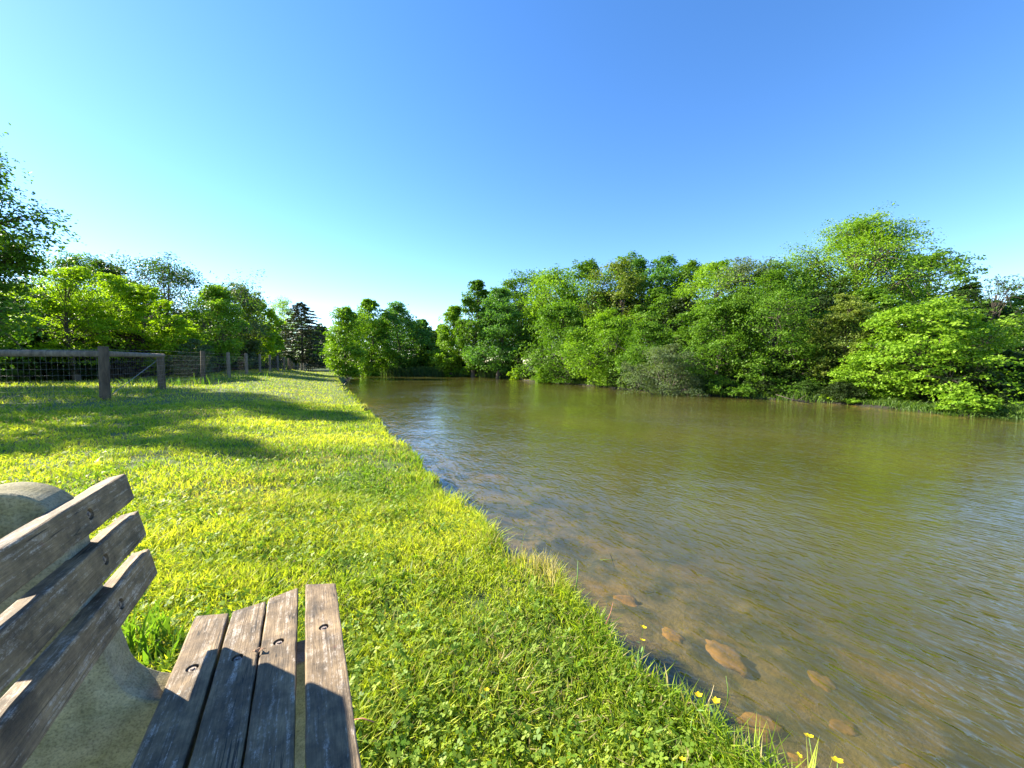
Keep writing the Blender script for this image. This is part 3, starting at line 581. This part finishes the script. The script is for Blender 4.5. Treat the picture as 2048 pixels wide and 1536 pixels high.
# ------------------------------------------------------------------ the lawn
rng = np.random.default_rng(11)
def scatter(n, r0, r1, p, a0=-64, a1=60):
    """points whose density falls with distance as r**-p"""
    u = rng.uniform(0, 1, n); q = 2-p
    r = (r0**q+u*(r1**q-r0**q))**(1/q) if abs(q) > 1e-3 else r0*(r1/r0)**u
    a = np.radians(rng.uniform(a0, a1, n)); return r*np.sin(a), r*np.cos(a), r
GV, GQ, GT, GC = [], [], [], []; off = [0]
def put(V, Fq, Ft, c):
    if Fq is not None: GQ.append(Fq+off[0])
    if Ft is not None: GT.append(Ft+off[0])
    GV.append(V); GC.append(c); off[0] += len(V)
def lawn_color(X, Y, n, r):
    pt = vnoise(X, Y, .55, 21)*.5+vnoise(X, Y, 2.3, 22)*.3+vnoise(X, Y, .17, 23)*.2
    a = np.array((.150, .265, .020)); b = np.array((.560, .580, .070)); k = np.clip((pt-.25)*1.6+rng.uniform(-.28, .28, n), 0, 1)[:, None]; c = a+(b-a)*k
    dry = rng.uniform(0, 1, n) < .09+.22*np.clip((vnoise(X, Y, .8, 24)-.6)*4, 0, 1)
    c[dry] = np.array((.40, .34, .16))*rng.uniform(.6, 1.1, (dry.sum(), 1)); return c*rng.uniform(.8, 1.2, (n, 1))
def lawn(n, r0, r1, p, hb, wb, tri=False, wgrow=0, a0=-64, a1=60):
    X, Y, r = scatter(n, r0, r1, p, a0, a1); sd, eh = pond_sd(X, Y); k = sd+rag(X, Y) > -.05; X, Y, r, sd, eh = (q[k] for q in (X, Y, r, sd, eh)); m = len(X)
    Z = land_h(X, Y, sd, eh)-.004; ok = (Z > -.40) & ((eh > -.2) | (X > 15) | (Y > 34)); X, Y, r, sd, Z = (q[ok] for q in (X, Y, r, sd, Z)); m = len(X); sd = (sd+rag(X, Y)).clip(0)
    bare = (rng.uniform(0, 1, m) < .75*np.clip((.36-vnoise(X, Y, .20, 61)*.6-vnoise(X, Y, .7, 62)*.4)*6, 0, 1)); X, Y, r, sd, Z = (q[~bare] for q in (X, Y, r, sd, Z)); m = len(X)
    edge = np.exp(-sd/.10)*(Y > -5); beyond = X < FX(Y)-.3; rim = np.exp(-np.abs(X-FX(Y))/.35)*(Y > 3)
    h = hb*rng.uniform(.55, 1.35, m)*(.55+.9*vnoise(X, Y, .28, 31))*(1+.9*edge*(vnoise(X, Y, .3, 33) > .45)+1.6*beyond*(vnoise(X, Y, 1.2, 34))+1.3*rim*vnoise(X, Y, .9, 35)**2*1.6)
    wd = (wb+wgrow*r)*rng.uniform(.7, 1.3, m)
    V, Fq, Ft, c = blades(X, Y, Z, h, wd, rng, .95, lawn_color(X, Y, m, r), tri); put(V, Fq, Ft, c)
lawn(30000, .3, 1.2, 0, .045, .0040, a0=-180, a1=180)
lawn(165000, 1.1, 4.0, .9, .055, .0055)
lawn(190000, 3.6, 12, 1.3, .052, .003, wgrow=.0010)
lawn(170000, 11, 70, 1.75, .065, .004, True, .00125)
# clover and small broad leaves
def clover(n, r0, r1, p, s0, grow=0):
    X, Y, r = scatter(n, r0, r1, p); k = (vnoise(X, Y, .5, 41)*.6+vnoise(X, Y, .16, 42)*.4+rng.uniform(-.12, .12, n) > .46)
    X, Y, r = X[k], Y[k], r[k]; sd, eh = pond_sd(X, Y); k = sd+rag(X, Y) > .02; X, Y, r, sd, eh = (q[k] for q in (X, Y, r, sd, eh)); Z = land_h(X, Y, sd, eh)+rng.uniform(.018, .055, len(X)); m = len(X)
    a0 = rng.uniform(0, 6.283, m); s = (s0+grow*r)*rng.uniform(.6, 1.4, m); t0, t1 = np.array((.11, .22, .020)), np.array((.33, .43, .06)); tl = rng.normal(size=(m, 2))*.45
    base = (t0+(t1-t0)*rng.uniform(0, 1, (m, 1)))*rng.uniform(.85, 1.2, (m, 1))
    for j in range(3):
        a = a0+j*2.094; d = np.stack([np.cos(a), np.sin(a), tl[:, 0]*np.cos(a)+tl[:, 1]*np.sin(a)], 1); q = np.stack([-np.sin(a), np.cos(a), -tl[:, 0]*np.sin(a)+tl[:, 1]*np.cos(a)], 1)
        B = np.stack([X, Y, Z], 1); S = s[:, None]
        V = np.stack([B, B+d*S*.5+q*S*.42, B+d*S*1.0+q*S*.22, B+d*S*1.0-q*S*.22, B+d*S*.5-q*S*.42], 1).reshape(-1, 3); i = np.arange(m)*5
        put(V, np.stack([i+1, i+2, i+3, i+4], 1), np.stack([i, i+1, i+4], 1), np.repeat(base, 5, 0))
clover(32000, .9, 4.5, .8, .0125); clover(16000, 4, 12, 1.3, .010, .0010)
# rosettes of wider lance leaves
m = 700; X, Y, r = scatter(m, .9, 5, .7); sd, eh = pond_sd(X, Y); k = sd > .02; X, Y, sd, eh = X[k], Y[k], sd[k], eh[k]; Z = land_h(X, Y, sd, eh)
for j in range(5):
    V, Fq, Ft, c = blades(X+rng.normal(size=len(X))*.012, Y+rng.normal(size=len(X))*.012, Z, rng.uniform(.04, .085, len(X)), rng.uniform(.009, .017, len(X)), rng, 1.1, np.tile((.13, .23, .025), (len(X), 1))*rng.uniform(.7, 1.2, (len(X), 1))); put(V, Fq, Ft, c)
m = 2600; X, Y, r = scatter(m, .9, 7, .9); sd, eh = pond_sd(X, Y); k = sd > .0; X, Y, sd, eh = X[k], Y[k], sd[k], eh[k]; Z = land_h(X, Y, sd, eh)+rng.uniform(.01, .05, len(X)); m = len(X)
Pq = np.stack([X, Y, Z], 1); Nq = unit(np.array([0, 0, 1.])+.5*rng.normal(size=(m, 3))); Vq, Fq_ = leaf_quads(Pq, Nq, .055, rng, .05); cq = np.repeat(np.array((.42, .34, .18))*rng.uniform(.6, 1.15, (m, 1)), 4, 0); put(Vq, Fq_, None, cq)
k = rng.uniform(0, 1, m) < .06; Vq, Fq_ = leaf_quads(Pq[k], Nq[k], .022, rng, .6); put(Vq, Fq_, None, np.tile((.20, .10, .05), (len(Vq), 1))*rng.uniform(.7, 1.3))
# the lusher clump inside the bench's arc and behind it
def clump(px, py, gz_, n, spread, h, wd, colr):
    c = onz(px, py, gz_); X = c[0]+rng.normal(size=n)*spread; Y = c[1]+rng.normal(size=n)*spread; Z = land_h(X, Y)
    V, Fq, Ft, cc = blades(X, Y, Z, rng.uniform(.6, 1.2, n)*h, rng.uniform(.7, 1.3, n)*wd, rng, .5, np.tile(colr, (n, 1))*rng.uniform(.75, 1.2, (n, 1))); put(V, Fq, Ft, cc)
clump(290, 1330, 0, 60, .05, .17, .011, (.14, .25, .03)); clump(340, 1360, 0, 30, .05, .12, .012, (.13, .24, .03))
clump(1110, 1150, -.1, 420, .10, .13, .0035, (.46, .39, .20)); clump(1060, 1130, -.1, 160, .07, .11, .0035, (.40, .36, .17)); clump(900, 990, -.1, 260, .12, .13, .006, (.17, .26, .035))
clump(1000, 1085, -.1, 120, .09, .12, .004, (.35, .30, .14)); clump(560, 738, .5, 90, .9, .6, .03, (.16, .27, .03)); clump(470, 760, .4, 60, .8, .4, .03, (.15, .26, .03)); clump(350, 772, .33, 90, .7, .35, .02, (.10, .2, .03)); clump(240, 790, .28, 120, .5, .3, .014, (.09, .19, .03))
fs = np.array([[q[0], q[1]] for q in far[4:]]); n = 9000; u = rng.uniform(0, len(fs)-1.001, n); i0 = u.astype(int); f_ = (u-i0)[:, None]; P = fs[i0]*(1-f_)+fs[i0+1]*f_; dn = P/np.linalg.norm(P, axis=1, keepdims=True)
P = P+dn*rng.uniform(-.12, 1.0, (n, 1))+rng.normal(size=(n, 2))*.05; hh = rng.uniform(.10, .32, n)*(.4+1.2*vnoise(P[:, 0], P[:, 1], .9, 71))
V, Fq, Ft, cc = blades(P[:, 0], P[:, 1], land_h(P[:, 0], P[:, 1]), hh, rng.uniform(.02, .04, n), rng, .9, np.array((.05, .11, .02))+(np.array((.08, .10, .02))*rng.uniform(0, 1, (n, 1)))); put(V, Fq, Ft, cc)
grass_me = npmesh('grass', np.concatenate(GV), np.concatenate(GQ), np.concatenate(GT), color=np.concatenate(GC))
tag(link('grass', grass_me, M_GRASS), 'short mown grass and clover covering the banks', 'grass', kind='stuff')

# ------------------------------------------------------------------ the fence
def post(mb_x, mb_y, h, r, parent, o0, name='post', seed=0, m_=None):
    x, y = mb_x, mb_y; b = gz(x, y); mb = MB(); rn = random.Random(seed); lx, ly = rn.uniform(-.02, .02), rn.uniform(-.02, .02)
    mb.tube([(0, 0, -.4), (0, 0, 0), (lx*.5, ly*.5, h*.5), (lx, ly, h-.015), (lx, ly, h)], [r*1.05, r*1.04, r, r*.97, r*.90], 12)
    o = link(name, mb.mesh('post', True), m_ or M_POST, parent, (x-o0[0], y-o0[1], b-o0[2])); 
    o.data.polygons.foreach_set('use_smooth', [len(p.vertices) == 4 for p in o.data.polygons]); return (x, y, b)
P1 = (at(213, 9.9), 9.9, 0); O0 = (P1[0], P1[1], gz(P1[0], P1[1]))
fence = empty('wire_fence', O0, 'long wooden post and woven wire fence running beside the mown strip', 'fence')
ys = [9.9, 13.0]+[16.8+3.78*i for i in range(0, 21)]; plist = []
for i, y in enumerate(ys):
    x = FX(y); h = 1.38 if i != 1 else 1.12; rr = .105 if i < 2 else (.085 if i != 9 else .14)
    plist.append(post(x, y, h if i != 9 else 1.3, rr, fence, O0, seed=i, m_=M_RAIL if i > 2 and i != 9 else M_POST))  # far posts take the paler rail wood in place of sunlit edges
PL = post(P1[0]-4.1, 9.35, 1.36, .115, fence, O0, seed=40); PL2 = post(P1[0]-8.2, 8.8, 1.36, .105, fence, O0, seed=41)
rel = lambda p: (p[0]-O0[0], p[1]-O0[1], p[2]-O0[2])
def rod(name, pts, rads, m_, n=8): 
    mb = MB(); mb.tube([rel(p) for p in pts], rads, n); return link(name, mb.mesh(name), m_, fence)
d2 = np.array(plist[1])-np.array(plist[0]); 
rod('brace_rail', [(plist[0][0]+.04, plist[0][1]+.08, 1.45), tuple(lerp(np.array(plist[0]), np.array(plist[1]), .5)[:2])+(1.455,), (plist[1][0]-.05, plist[1][1]+.15, 1.47)], [.078, .074, .07], M_RAIL, 10)
rod('brace_rail', [(P1[0]-.08, P1[1]-.02, 1.45), (P1[0]-2, 9.62, 1.455), (PL[0]+.05, PL[1], 1.45)], [.085, .09, .092], M_RAIL, 10)
rod('brace_wire', [(plist[1][0], plist[1][1]-.13, 1.30), (plist[0][0]+.10, plist[0][1]+.1,   .42)], [.008, .008], M_WIRE, 5)
mb = MB()
def wires(A, B, vs=.12, fine_low=True, zA=0, zB=0):
    L = math.hypot(B[0]-A[0], B[1]-A[1]); hs_ = [.04, .14, .25, .37, .50, .65, .81, .98, 1.15, 1.30]; ox, oy = (B[1]-A[1])/L*.11, -(B[0]-A[0])/L*.11
    for hh in hs_:
        k = max(2, int(L/1.0)); pts = [rel((lerp(A[0], B[0], i/k)+ox, lerp(A[1], B[1], i/k)+oy, lerp(A[2], B[2], i/k)+hh-.012*math.sin(math.pi*i/k))) for i in range(k+1)]
        mb.tube(pts, [.0018 if hh < 1.2 else .0022]*(k+1), 3, False)
    for i in range(int(L/vs)):
        t_ = (i+.5)/int(L/vs); x, y, b = lerp(A[0], B[0], t_)+ox, lerp(A[1], B[1], t_)+oy, lerp(A[2], B[2], t_)
        mb.tube([rel((x, y, b+.04)), rel((x, y, b+1.15))], [.0011, .0011], 3, False)
for i in range(len(plist)-1): wires(plist[i], plist[i+1])
wires(PL, plist[0]); wires(PL2, PL)
link('wire_mesh', mb.mesh('wire_mesh'), M_WIRE, fence)

# ------------------------------------------------------------------ the bench   (u across towards the water, s along, z up)
BP = np.array([.881044, .473034]); BD = np.array([-.473034, .881044])
bench = empty('park_bench', (0, 0, 0), 'weathered wooden slat bench with mossy concrete ends', 'bench')
bench.rotation_euler = (0, 0, math.atan2(BP[1], BP[0]))
bz = 0.0
def boolean_cut(o, cutters):
    bm = bmesh.new()
    for (p, r_, ax_rot, depth) in cutters:
        r2 = bmesh.ops.create_cone(bm, cap_ends=True, segments=28, radius1=r_, radius2=r_, depth=depth)
        from mathutils import Matrix
        bmesh.ops.transform(bm, matrix=Matrix.Translation(p) @ ax_rot, verts=r2['verts'])
    me = bpy.data.meshes.new('cut'); bm.to_mesh(me); bm.free(); c = bpy.data.objects.new('cut', me); col.objects.link(c)
    md = o.modifiers.new('b', 'BOOLEAN'); md.object = c; md.operation = 'DIFFERENCE'; md.solver = 'EXACT'
    c.matrix_world = o.matrix_world; bpy.context.view_layer.update(); dg = bpy.context.evaluated_depsgraph_get(); nm = bpy.data.meshes.new_from_object(o.evaluated_get(dg))
    o.modifiers.clear(); old = o.data; o.data = nm; bpy.data.objects.remove(c)
from mathutils import Matrix
def slat(name, w_, th, s0, s1a, s1b, bolts, M, seed):
    """board in local coordinates: x width, y along, z thickness (top at 0)"""
    rn = random.Random(seed); bm = bmesh.new(); prof = []
    bv = .004; xs = w_/2
    for (x, z, cx_, cz_, a_) in ((xs, 0, -1, -1, 0), (-xs, 0, 1, -1, 90), (-xs, -th, 1, 1, 180), (xs, -th, -1, 1, 270)):
        for k in range(4):
            a = R(a_+k*30); prof.append((x+cx_*bv+bv*math.cos(a), z+cz_*bv+bv*math.sin(a)))
    nseg = 60; rings = []
    for i in range(nseg+1):
        t_ = i/nseg; ring = []
        for (x, z) in prof:
            e1 = lerp(s1b, s1a, (x+xs)/w_)            # the sawn end is not quite square: s1a on the +x side
            y = s0+(e1-s0)*t_; wv = .0008*math.sin(y*5+seed)+.0003*math.sin(y*31+seed*3)+rn.uniform(-.0003, .0003)
            edge = .0004*math.sin(y*47+x*300+seed)*(abs(x) > xs-.008)
            if i in (0, nseg): x *= .985; z = -th/2+(z+th/2)*.93
            ring.append(bm.verts.new((x+wv+edge, y, z+rn.uniform(-.0004, .0004))))
        rings.append(ring)
    m_ = len(prof)
    for i in range(nseg):
        for k in range(m_): bm.faces.new((rings[i][k], rings[i][(k+1) % m_], rings[i+1][(k+1) % m_], rings[i+1][k]))
    bm.faces.new(rings[0]); bm.faces.new(rings[-1][::-1]); bmesh.ops.recalc_face_normals(bm, faces=bm.faces)
    me = bpy.data.meshes.new(name); bm.to_mesh(me); bm.free()
    o = link(name, me, M_SLAT, bench); o.matrix_local = M; bpy.context.view_layer.update()
    cut = [(Vector((bx, by, 0)), .0125, Matrix.Identity(4), .022) for bx, by in bolts]
    boolean_cut(o, cut)
    o.data.polygons.foreach_set('use_smooth', [False]*len(o.data.polygons))
    for bx, by in bolts:
        b2 = bmesh.new(); r1 = bmesh.ops.create_cone(b2, cap_ends=True, segments=20, radius1=.0085, radius2=.0075, depth=.005); bmesh.ops.translate(b2, vec=(bx, by, -.0060), verts=r1['verts'])
        r1 = bmesh.ops.create_cone(b2, cap_ends=True, segments=6, radius1=.0045, radius2=.0042, depth=.004); bmesh.ops.translate(b2, vec=(bx, by, -.0030), verts=r1['verts'])
        m2 = bpy.data.meshes.new('bolt'); b2.to_mesh(m2); b2.free(); link('bolt', m2, M_BOLT, o)
    return o
S0 = -.52
for i, (u0, u1, ea, eb, bu, bs) in enumerate([(-.2905, -.209, 1.318, 1.348, -.250, 1.114), (-.201, -.1195, 1.333, 1.322, -.162, 1.103), (-.115, -.036, 1.368, 1.345, -.077, 1.117), (-.017, .070, 1.338, 1.376, .027, 1.124)]):
    uc = (u0+u1)/2; slat('seat_slat', u1-u0, .038, S0, ea, eb, [(bu-uc, bs), (bu-uc, -.25)], Matrix.Translation((uc, 0, .49)), 3+i)
tilt = math.atan(.19)
for i, (z0, z1, e) in enumerate([(.850, .921, 1.327), (.748, .819, 1.330), (.642, .716, 1.323)]):
    zc = (z0+z1)/2; uc = -.3835-.19*(zc-.780)
    M = Matrix.Translation((uc, 0, zc)) @ Matrix.Rotation(math.pi/2-tilt, 4, 'Y')     # local z -> towards +u, local x -> down
    slat('back_slat', (z1-z0)*1.02, .038, S0, e, e-.004, [(0, 1.114), (0, -.25)], M, 20+i)
def conc_end(sc):
    prof = [(-.425, .86), (-.418, .80), (-.402, .70), (-.385, .63), (-.374, .585), (-.366, .545), (-.356, .52), (-.340, .498), (-.318, .479), (-.295, .466), (-.27, .457), (-.24, .4515), (-.1, .4515), (.02, .4515), (.048, .445), (.062, .43), (.066, .41), (.06, .38), (.03, .33), (-.01, .25), (-.03, .15), (-.03, .05), (-.01, -.12),
            (-.56, -.12), (-.54, .05), (-.535, .2), (-.55, .4), (-.575, .6), (-.605, .76), (-.622, .84)]
    for a in range(168, 5, -6): prof.append((-.5235+.0985*math.cos(R(a)), .862+.0985*math.sin(R(a))))
    bm = bmesh.new(); a_ = [bm.verts.new((x, sc-.047, z)) for x, z in prof]; b_ = [bm.verts.new((x, sc+.043, z)) for x, z in prof]; k = len(prof)
    bm.faces.new(a_); bm.faces.new(b_[::-1])
    for i in range(k): bm.faces.new((a_[i], b_[i], b_[(i+1) % k], a_[(i+1) % k]))
    bmesh.ops.recalc_face_normals(bm, faces=bm.faces)
    ed = [e for e in bm.edges if len(e.link_faces) == 2 and min(len(f.verts) for f in e.link_faces) == 4 and max(len(f.verts) for f in e.link_faces) > 4]
    bmesh.ops.bevel(bm, geom=ed, offset=.006, segments=2, affect='EDGES', profile=.5)
    me = bpy.data.meshes.new('concrete_end'); bm.to_mesh(me); bm.free(); link('concrete_end', me, M_CONC, bench)
conc_end(1.114); conc_end(-.25)
bpy.context.view_layer.update()

# a scrap of dry leaf on the seat
def on_bench(u, s, z): p = BP*u+BD*s; return (p[0], p[1], z)
mb = MB(); c = np.array([-.118, 1.09, .494])
for k_ in range(3):
    a = k_*1.1+.4; d = np.array([math.cos(a), math.sin(a), 0]); q = np.array([-d[1], d[0], 0]); L = .016
    pts = [c, c+d*L*.4+q*L*.28+[0, 0, .005], c+d*L*.8+q*L*.1+[0, 0, .004], c+d*L*1.1+[0, 0, .001], c+d*L*.6-q*L*.22+[0, 0, .006]]
    mb.face([on_bench(*p) for p in pts])
o = link('dry_leaf', mb.mesh('dry_leaf', False), simple('dry_leaf', (.16, .08, .04), .8, 0, 120, (.26, .15, .08))); md = o.modifiers.new('s', 'SOLIDIFY'); md.thickness = .0012
tag(o, 'curled brown scrap of dry leaf lying between two seat slats of the bench', 'leaf')

# ------------------------------------------------------------------ flowers and stalks on the bank
def flower(px, py, Y, gap, label, hgt, petals=5, sz=.012, seed=0):
    """yellow flower whose head is seen at (px, py), Y metres ahead along the ray"""
    r_ = ray(px, py); hd = np.array([0, 0, EYE])+r_*Y/r_[1]; rn = random.Random(seed)
    bx, by = hd[0]+gap[0], hd[1]+gap[1]; b = max(gz(bx, by), -.44)
    root = empty('yellow_flower', (bx, by, b), label, 'flower', 'yellow flowers on the bank'); rl = hd-np.array([bx, by, b]); mb = MB()
    mb.tube([(0, 0, -.02), (rl[0]*.25, rl[1]*.25, rl[2]*.5), tuple(rl)], [.0016, .0014, .0011], 5); link('stem', mb.mesh('stem'), M_STEM, root)
    V, Fq = [], []; tx, ty = rn.uniform(-.5, .5), rn.uniform(-.6, .1)
    for j in range(petals):
        a = 2*math.pi*j/petals; d = np.array([math.cos(a), math.sin(a), .55+tx*math.cos(a)+ty*math.sin(a)]); q = np.array([-math.sin(a), math.cos(a), 0]); b0 = len(V)
        V += [rl, rl+d*sz*.6+q*sz*.42, rl+d*sz, rl+d*sz*.6-q*sz*.42]; Fq.append((b0, b0+1, b0+2, b0+3))
    link('petals', npmesh('petals', np.array(V), np.array(Fq), color=np.tile((.80, .58, .02), (len(Fq), 1))), M_PETAL, root)
    for k_ in range(2):
        mb = MB(); a = rn.uniform(0, 6); L = .03; c = rl*.35*(k_+1); d = np.array([math.cos(a), math.sin(a), .5]); q = np.array([-math.sin(a), math.cos(a), 0])
        mb.face([c, c+d*L*.5+q*L*.15, c+d*L, c+d*L*.5-q*L*.15])
        link('leaf', mb.mesh('leaf', False), M_STEM, root)
flower(931, 1014, 3.3, (-.06, -.05), 'yellow flower farthest up the bank, near the bulge of the shoreline', .2, sz=.016, seed=1)
flower(937, 1024, 3.2, (-.05, -.05), 'lower yellow flower beside the farthest one on the bank', .15, sz=.014, seed=2)
flower(1287, 1256, 1.60, (-.05, -.06), 'upper yellow flower of a pair halfway along the near shoreline', .2, sz=.015, seed=3)
flower(1285, 1281, 1.56, (-.04, -.05), 'lower yellow flower of a pair halfway along the near shoreline', .15, sz=.012, seed=4)
flower(1397, 1392, 1.30, (-.05, -.04), 'yellow flower at the water edge, left one of a close pair', .1, sz=.014, seed=5)
flower(1432, 1404, 1.30, (-.05, -.04), 'yellow flower at the water edge, right one of a close pair', .1, sz=.015, seed=6)
flower(1618, 1474, 1.22, (-.02, -.11), 'yellow flower on the tallest stem in front of the water', .3, sz=.015, seed=7)
flower(1598, 1512, 1.15, (-.05, -.06), 'small yellow flower below the tallest one', .15, sz=.010, seed=8)
flower(1675, 1524, 1.14, (-.05, -.07), 'open yellow flower lowest and farthest right', .15, sz=.017, seed=9)
flower(1365, 1520, 1.05, (-.01, -.02), 'half hidden yellow flower in the grass at the bottom of the photo', .1, sz=.010, seed=10)
flower(973, 1381, 1.32, (0, 0), 'orange yellow flower alone in the middle of the lawn clover', .1, sz=.011, seed=11)
def stalk(px, py, px2, py2, Y, label, name='grass_stalk', m_=M_STEM, r_=.0022, Zb=None, seeds=0, cat='plant'):
    a = np.array([0, 0, EYE])+ray(px, py)*Y/ray(px, py)[1]; b = np.array([0, 0, EYE])+ray(px2, py2)*Y/ray(px2, py2)[1]; b[2] -= .03
    root = empty(name, tuple(b), label, cat); mb = MB(); rl = a-b; mb.tube([(0, 0, 0), tuple(rl*.5+np.array([.006, 0, .006])), tuple(rl)], [r_, r_*.8, r_*.35], 5); link('stem', mb.mesh('stem'), m_, root)
    if seeds:
        mb = MB(); rn = random.Random(int(px))
        for k_ in range(seeds):
            t_ = .55+.45*k_/seeds; c = rl*t_; an = rn.uniform(0, 6); d = np.array([math.cos(an)*.7, math.sin(an)*.4, .7])*.014; q = np.array([.002, 0, 0])
            mb.face([c-q, c+d*.6-q*1.3, c+d, c+d*.6+q*1.3, c+q])
        link('seed_head', mb.mesh('seed_head', False), M_DRY, root)
stalk(1050, 1066, 1034, 1108, 2.55, 'pale seeding grass stalk rising over the water from the bank', seeds=14)
stalk(1018, 1070, 1005, 1092, 2.6, 'thin dry stalk leaning left of the seeding grass stalk', m_=M_DRY, r_=.0016)
stalk(1156, 1122, 1150, 1180, 2.05, 'single upright green blade standing in the water edge', r_=.004)
stalk(1226, 1205, 1212, 1236, 1.72, 'short reddish stalk on the bank above the orange stone', m_=M_REDSTEM, r_=.0018)
stalk(1452, 1352, 1455, 1395, 1.42, 'fine green stalk standing in the water beside the close pair of flowers', r_=.0022)
stalk(1428, 1370, 1412, 1400, 1.40, 'bent pale blade left of the fine green stalk in the water', m_=M_DRY, r_=.002)
# stones lying on the bed in the clear shallows
M_STONE = simple('ochre_stone', (.17, .11, .035), .95, 0, 11, (.52, .28, .08), .02, 9)
for j, (px, py, rr, lab) in enumerate([(1255, 1190, .085, 'round orange stone under water near the dry tufts of the bank'), (1345, 1262, .07, 'brownish orange stone under water off the pair of yellow flowers'), (1450, 1290, .11, 'broad dull orange stone under water, farther out from the pair of flowers'),
        (1515, 1440, .085, 'bright orange jagged stone under water beside the close pair of flowers'), (1600, 1505, .055, 'long orange stone under water behind the tallest yellow flower'), (1690, 1415, .06, 'slanting orange stone under water, alone farther from the bank'), (1650, 1330, .07, 'faint ochre stone under water above the slanting one'), (1820, 1520, .045, 'orange stone under water nearest the bottom right of the photo')]):
    q = onz(px, py, WZ-.12); b = gz(q[0], q[1]); bm = bmesh.new(); bmesh.ops.create_icosphere(bm, subdivisions=3, radius=rr); rn = random.Random(j); ph = [rn.uniform(0, 6) for _ in range(6)]
    for v in bm.verts:
        n_ = v.co.normalized(); k_ = 1+.08*math.sin(n_.x*17+n_.y*11+ph[4])+.16*math.sin(n_.x*4+ph[0])*math.cos(n_.y*3.3+ph[1])+.10*math.sin(n_.y*7+ph[2]+n_.z*5)+.05*math.sin(n_.x*13+ph[3])
        v.co = Vector((v.co.x*k_*1.25, v.co.y*k_*.85, v.co.z*k_*.34))
    me = bpy.data.meshes.new('submerged_stone'); bm.to_mesh(me); bm.free(); me.polygons.foreach_set('use_smooth', [True]*len(me.polygons))
    o = link('submerged_stone', me, M_STONE, None, (q[0], q[1], b-.004)); o.rotation_euler = (0, 0, rn.uniform(0, 3)); tag(o, lab, 'stone')
# twig sticking out of the water
e0 = onz(1226, 1121, WZ); a = e0+np.array([-.035, .06, .07])
root = empty('floating_twig', tuple(e0), 'thin dark twig sticking out of the water with a pale blade at its foot', 'twig'); mb = MB(); mb.tube([(.01, -.01, -.05), (-.012, .02, .03), tuple(a-e0)], [.004, .003, .0015], 5); link('stem', mb.mesh('stem'), M_STICK, root)
mb = MB(); mb.tube([(-.11, .0, .004), (-.05, .004, .006), (.015, 0, .004)], [.001, .002, .002], 4); link('blade', mb.mesh('blade'), M_STEM, root)
a, b = onz(700, 1441, .05), onz(748, 1444, .05)
mb = MB(); mb.tube([tuple(a), tuple((a+b)/2+[0, 0, .01]), tuple(b)], [.0018]*3, 5); tag(link('red_stalk', mb.mesh('red_stalk'), M_REDSTEM), 'thin red stalk lying in the clover at the right side of the bench', 'stalk')
# fallen log and dead branches at the far bank
a = onz(1585, 802, WZ+.1); mb = MB(); mb.tube([tuple(a+[-.5, .3, .25]), tuple(a+[0, 0, .05]), tuple(a+[.7, -.2, -.1])], [.012, .026, .016], 6); mb.tube([tuple(a), tuple(a+[-.1, -.2, .25])], [.02, .008], 4); mb.tube([tuple(a+[.2, 0, 0]), tuple(a+[.35, -.3, .3])], [.018, .006], 4)
tag(link('dead_branch', mb.mesh('dead_branch'), M_BARK), 'thin dead branch lying in the water below the domed maple', 'branch')
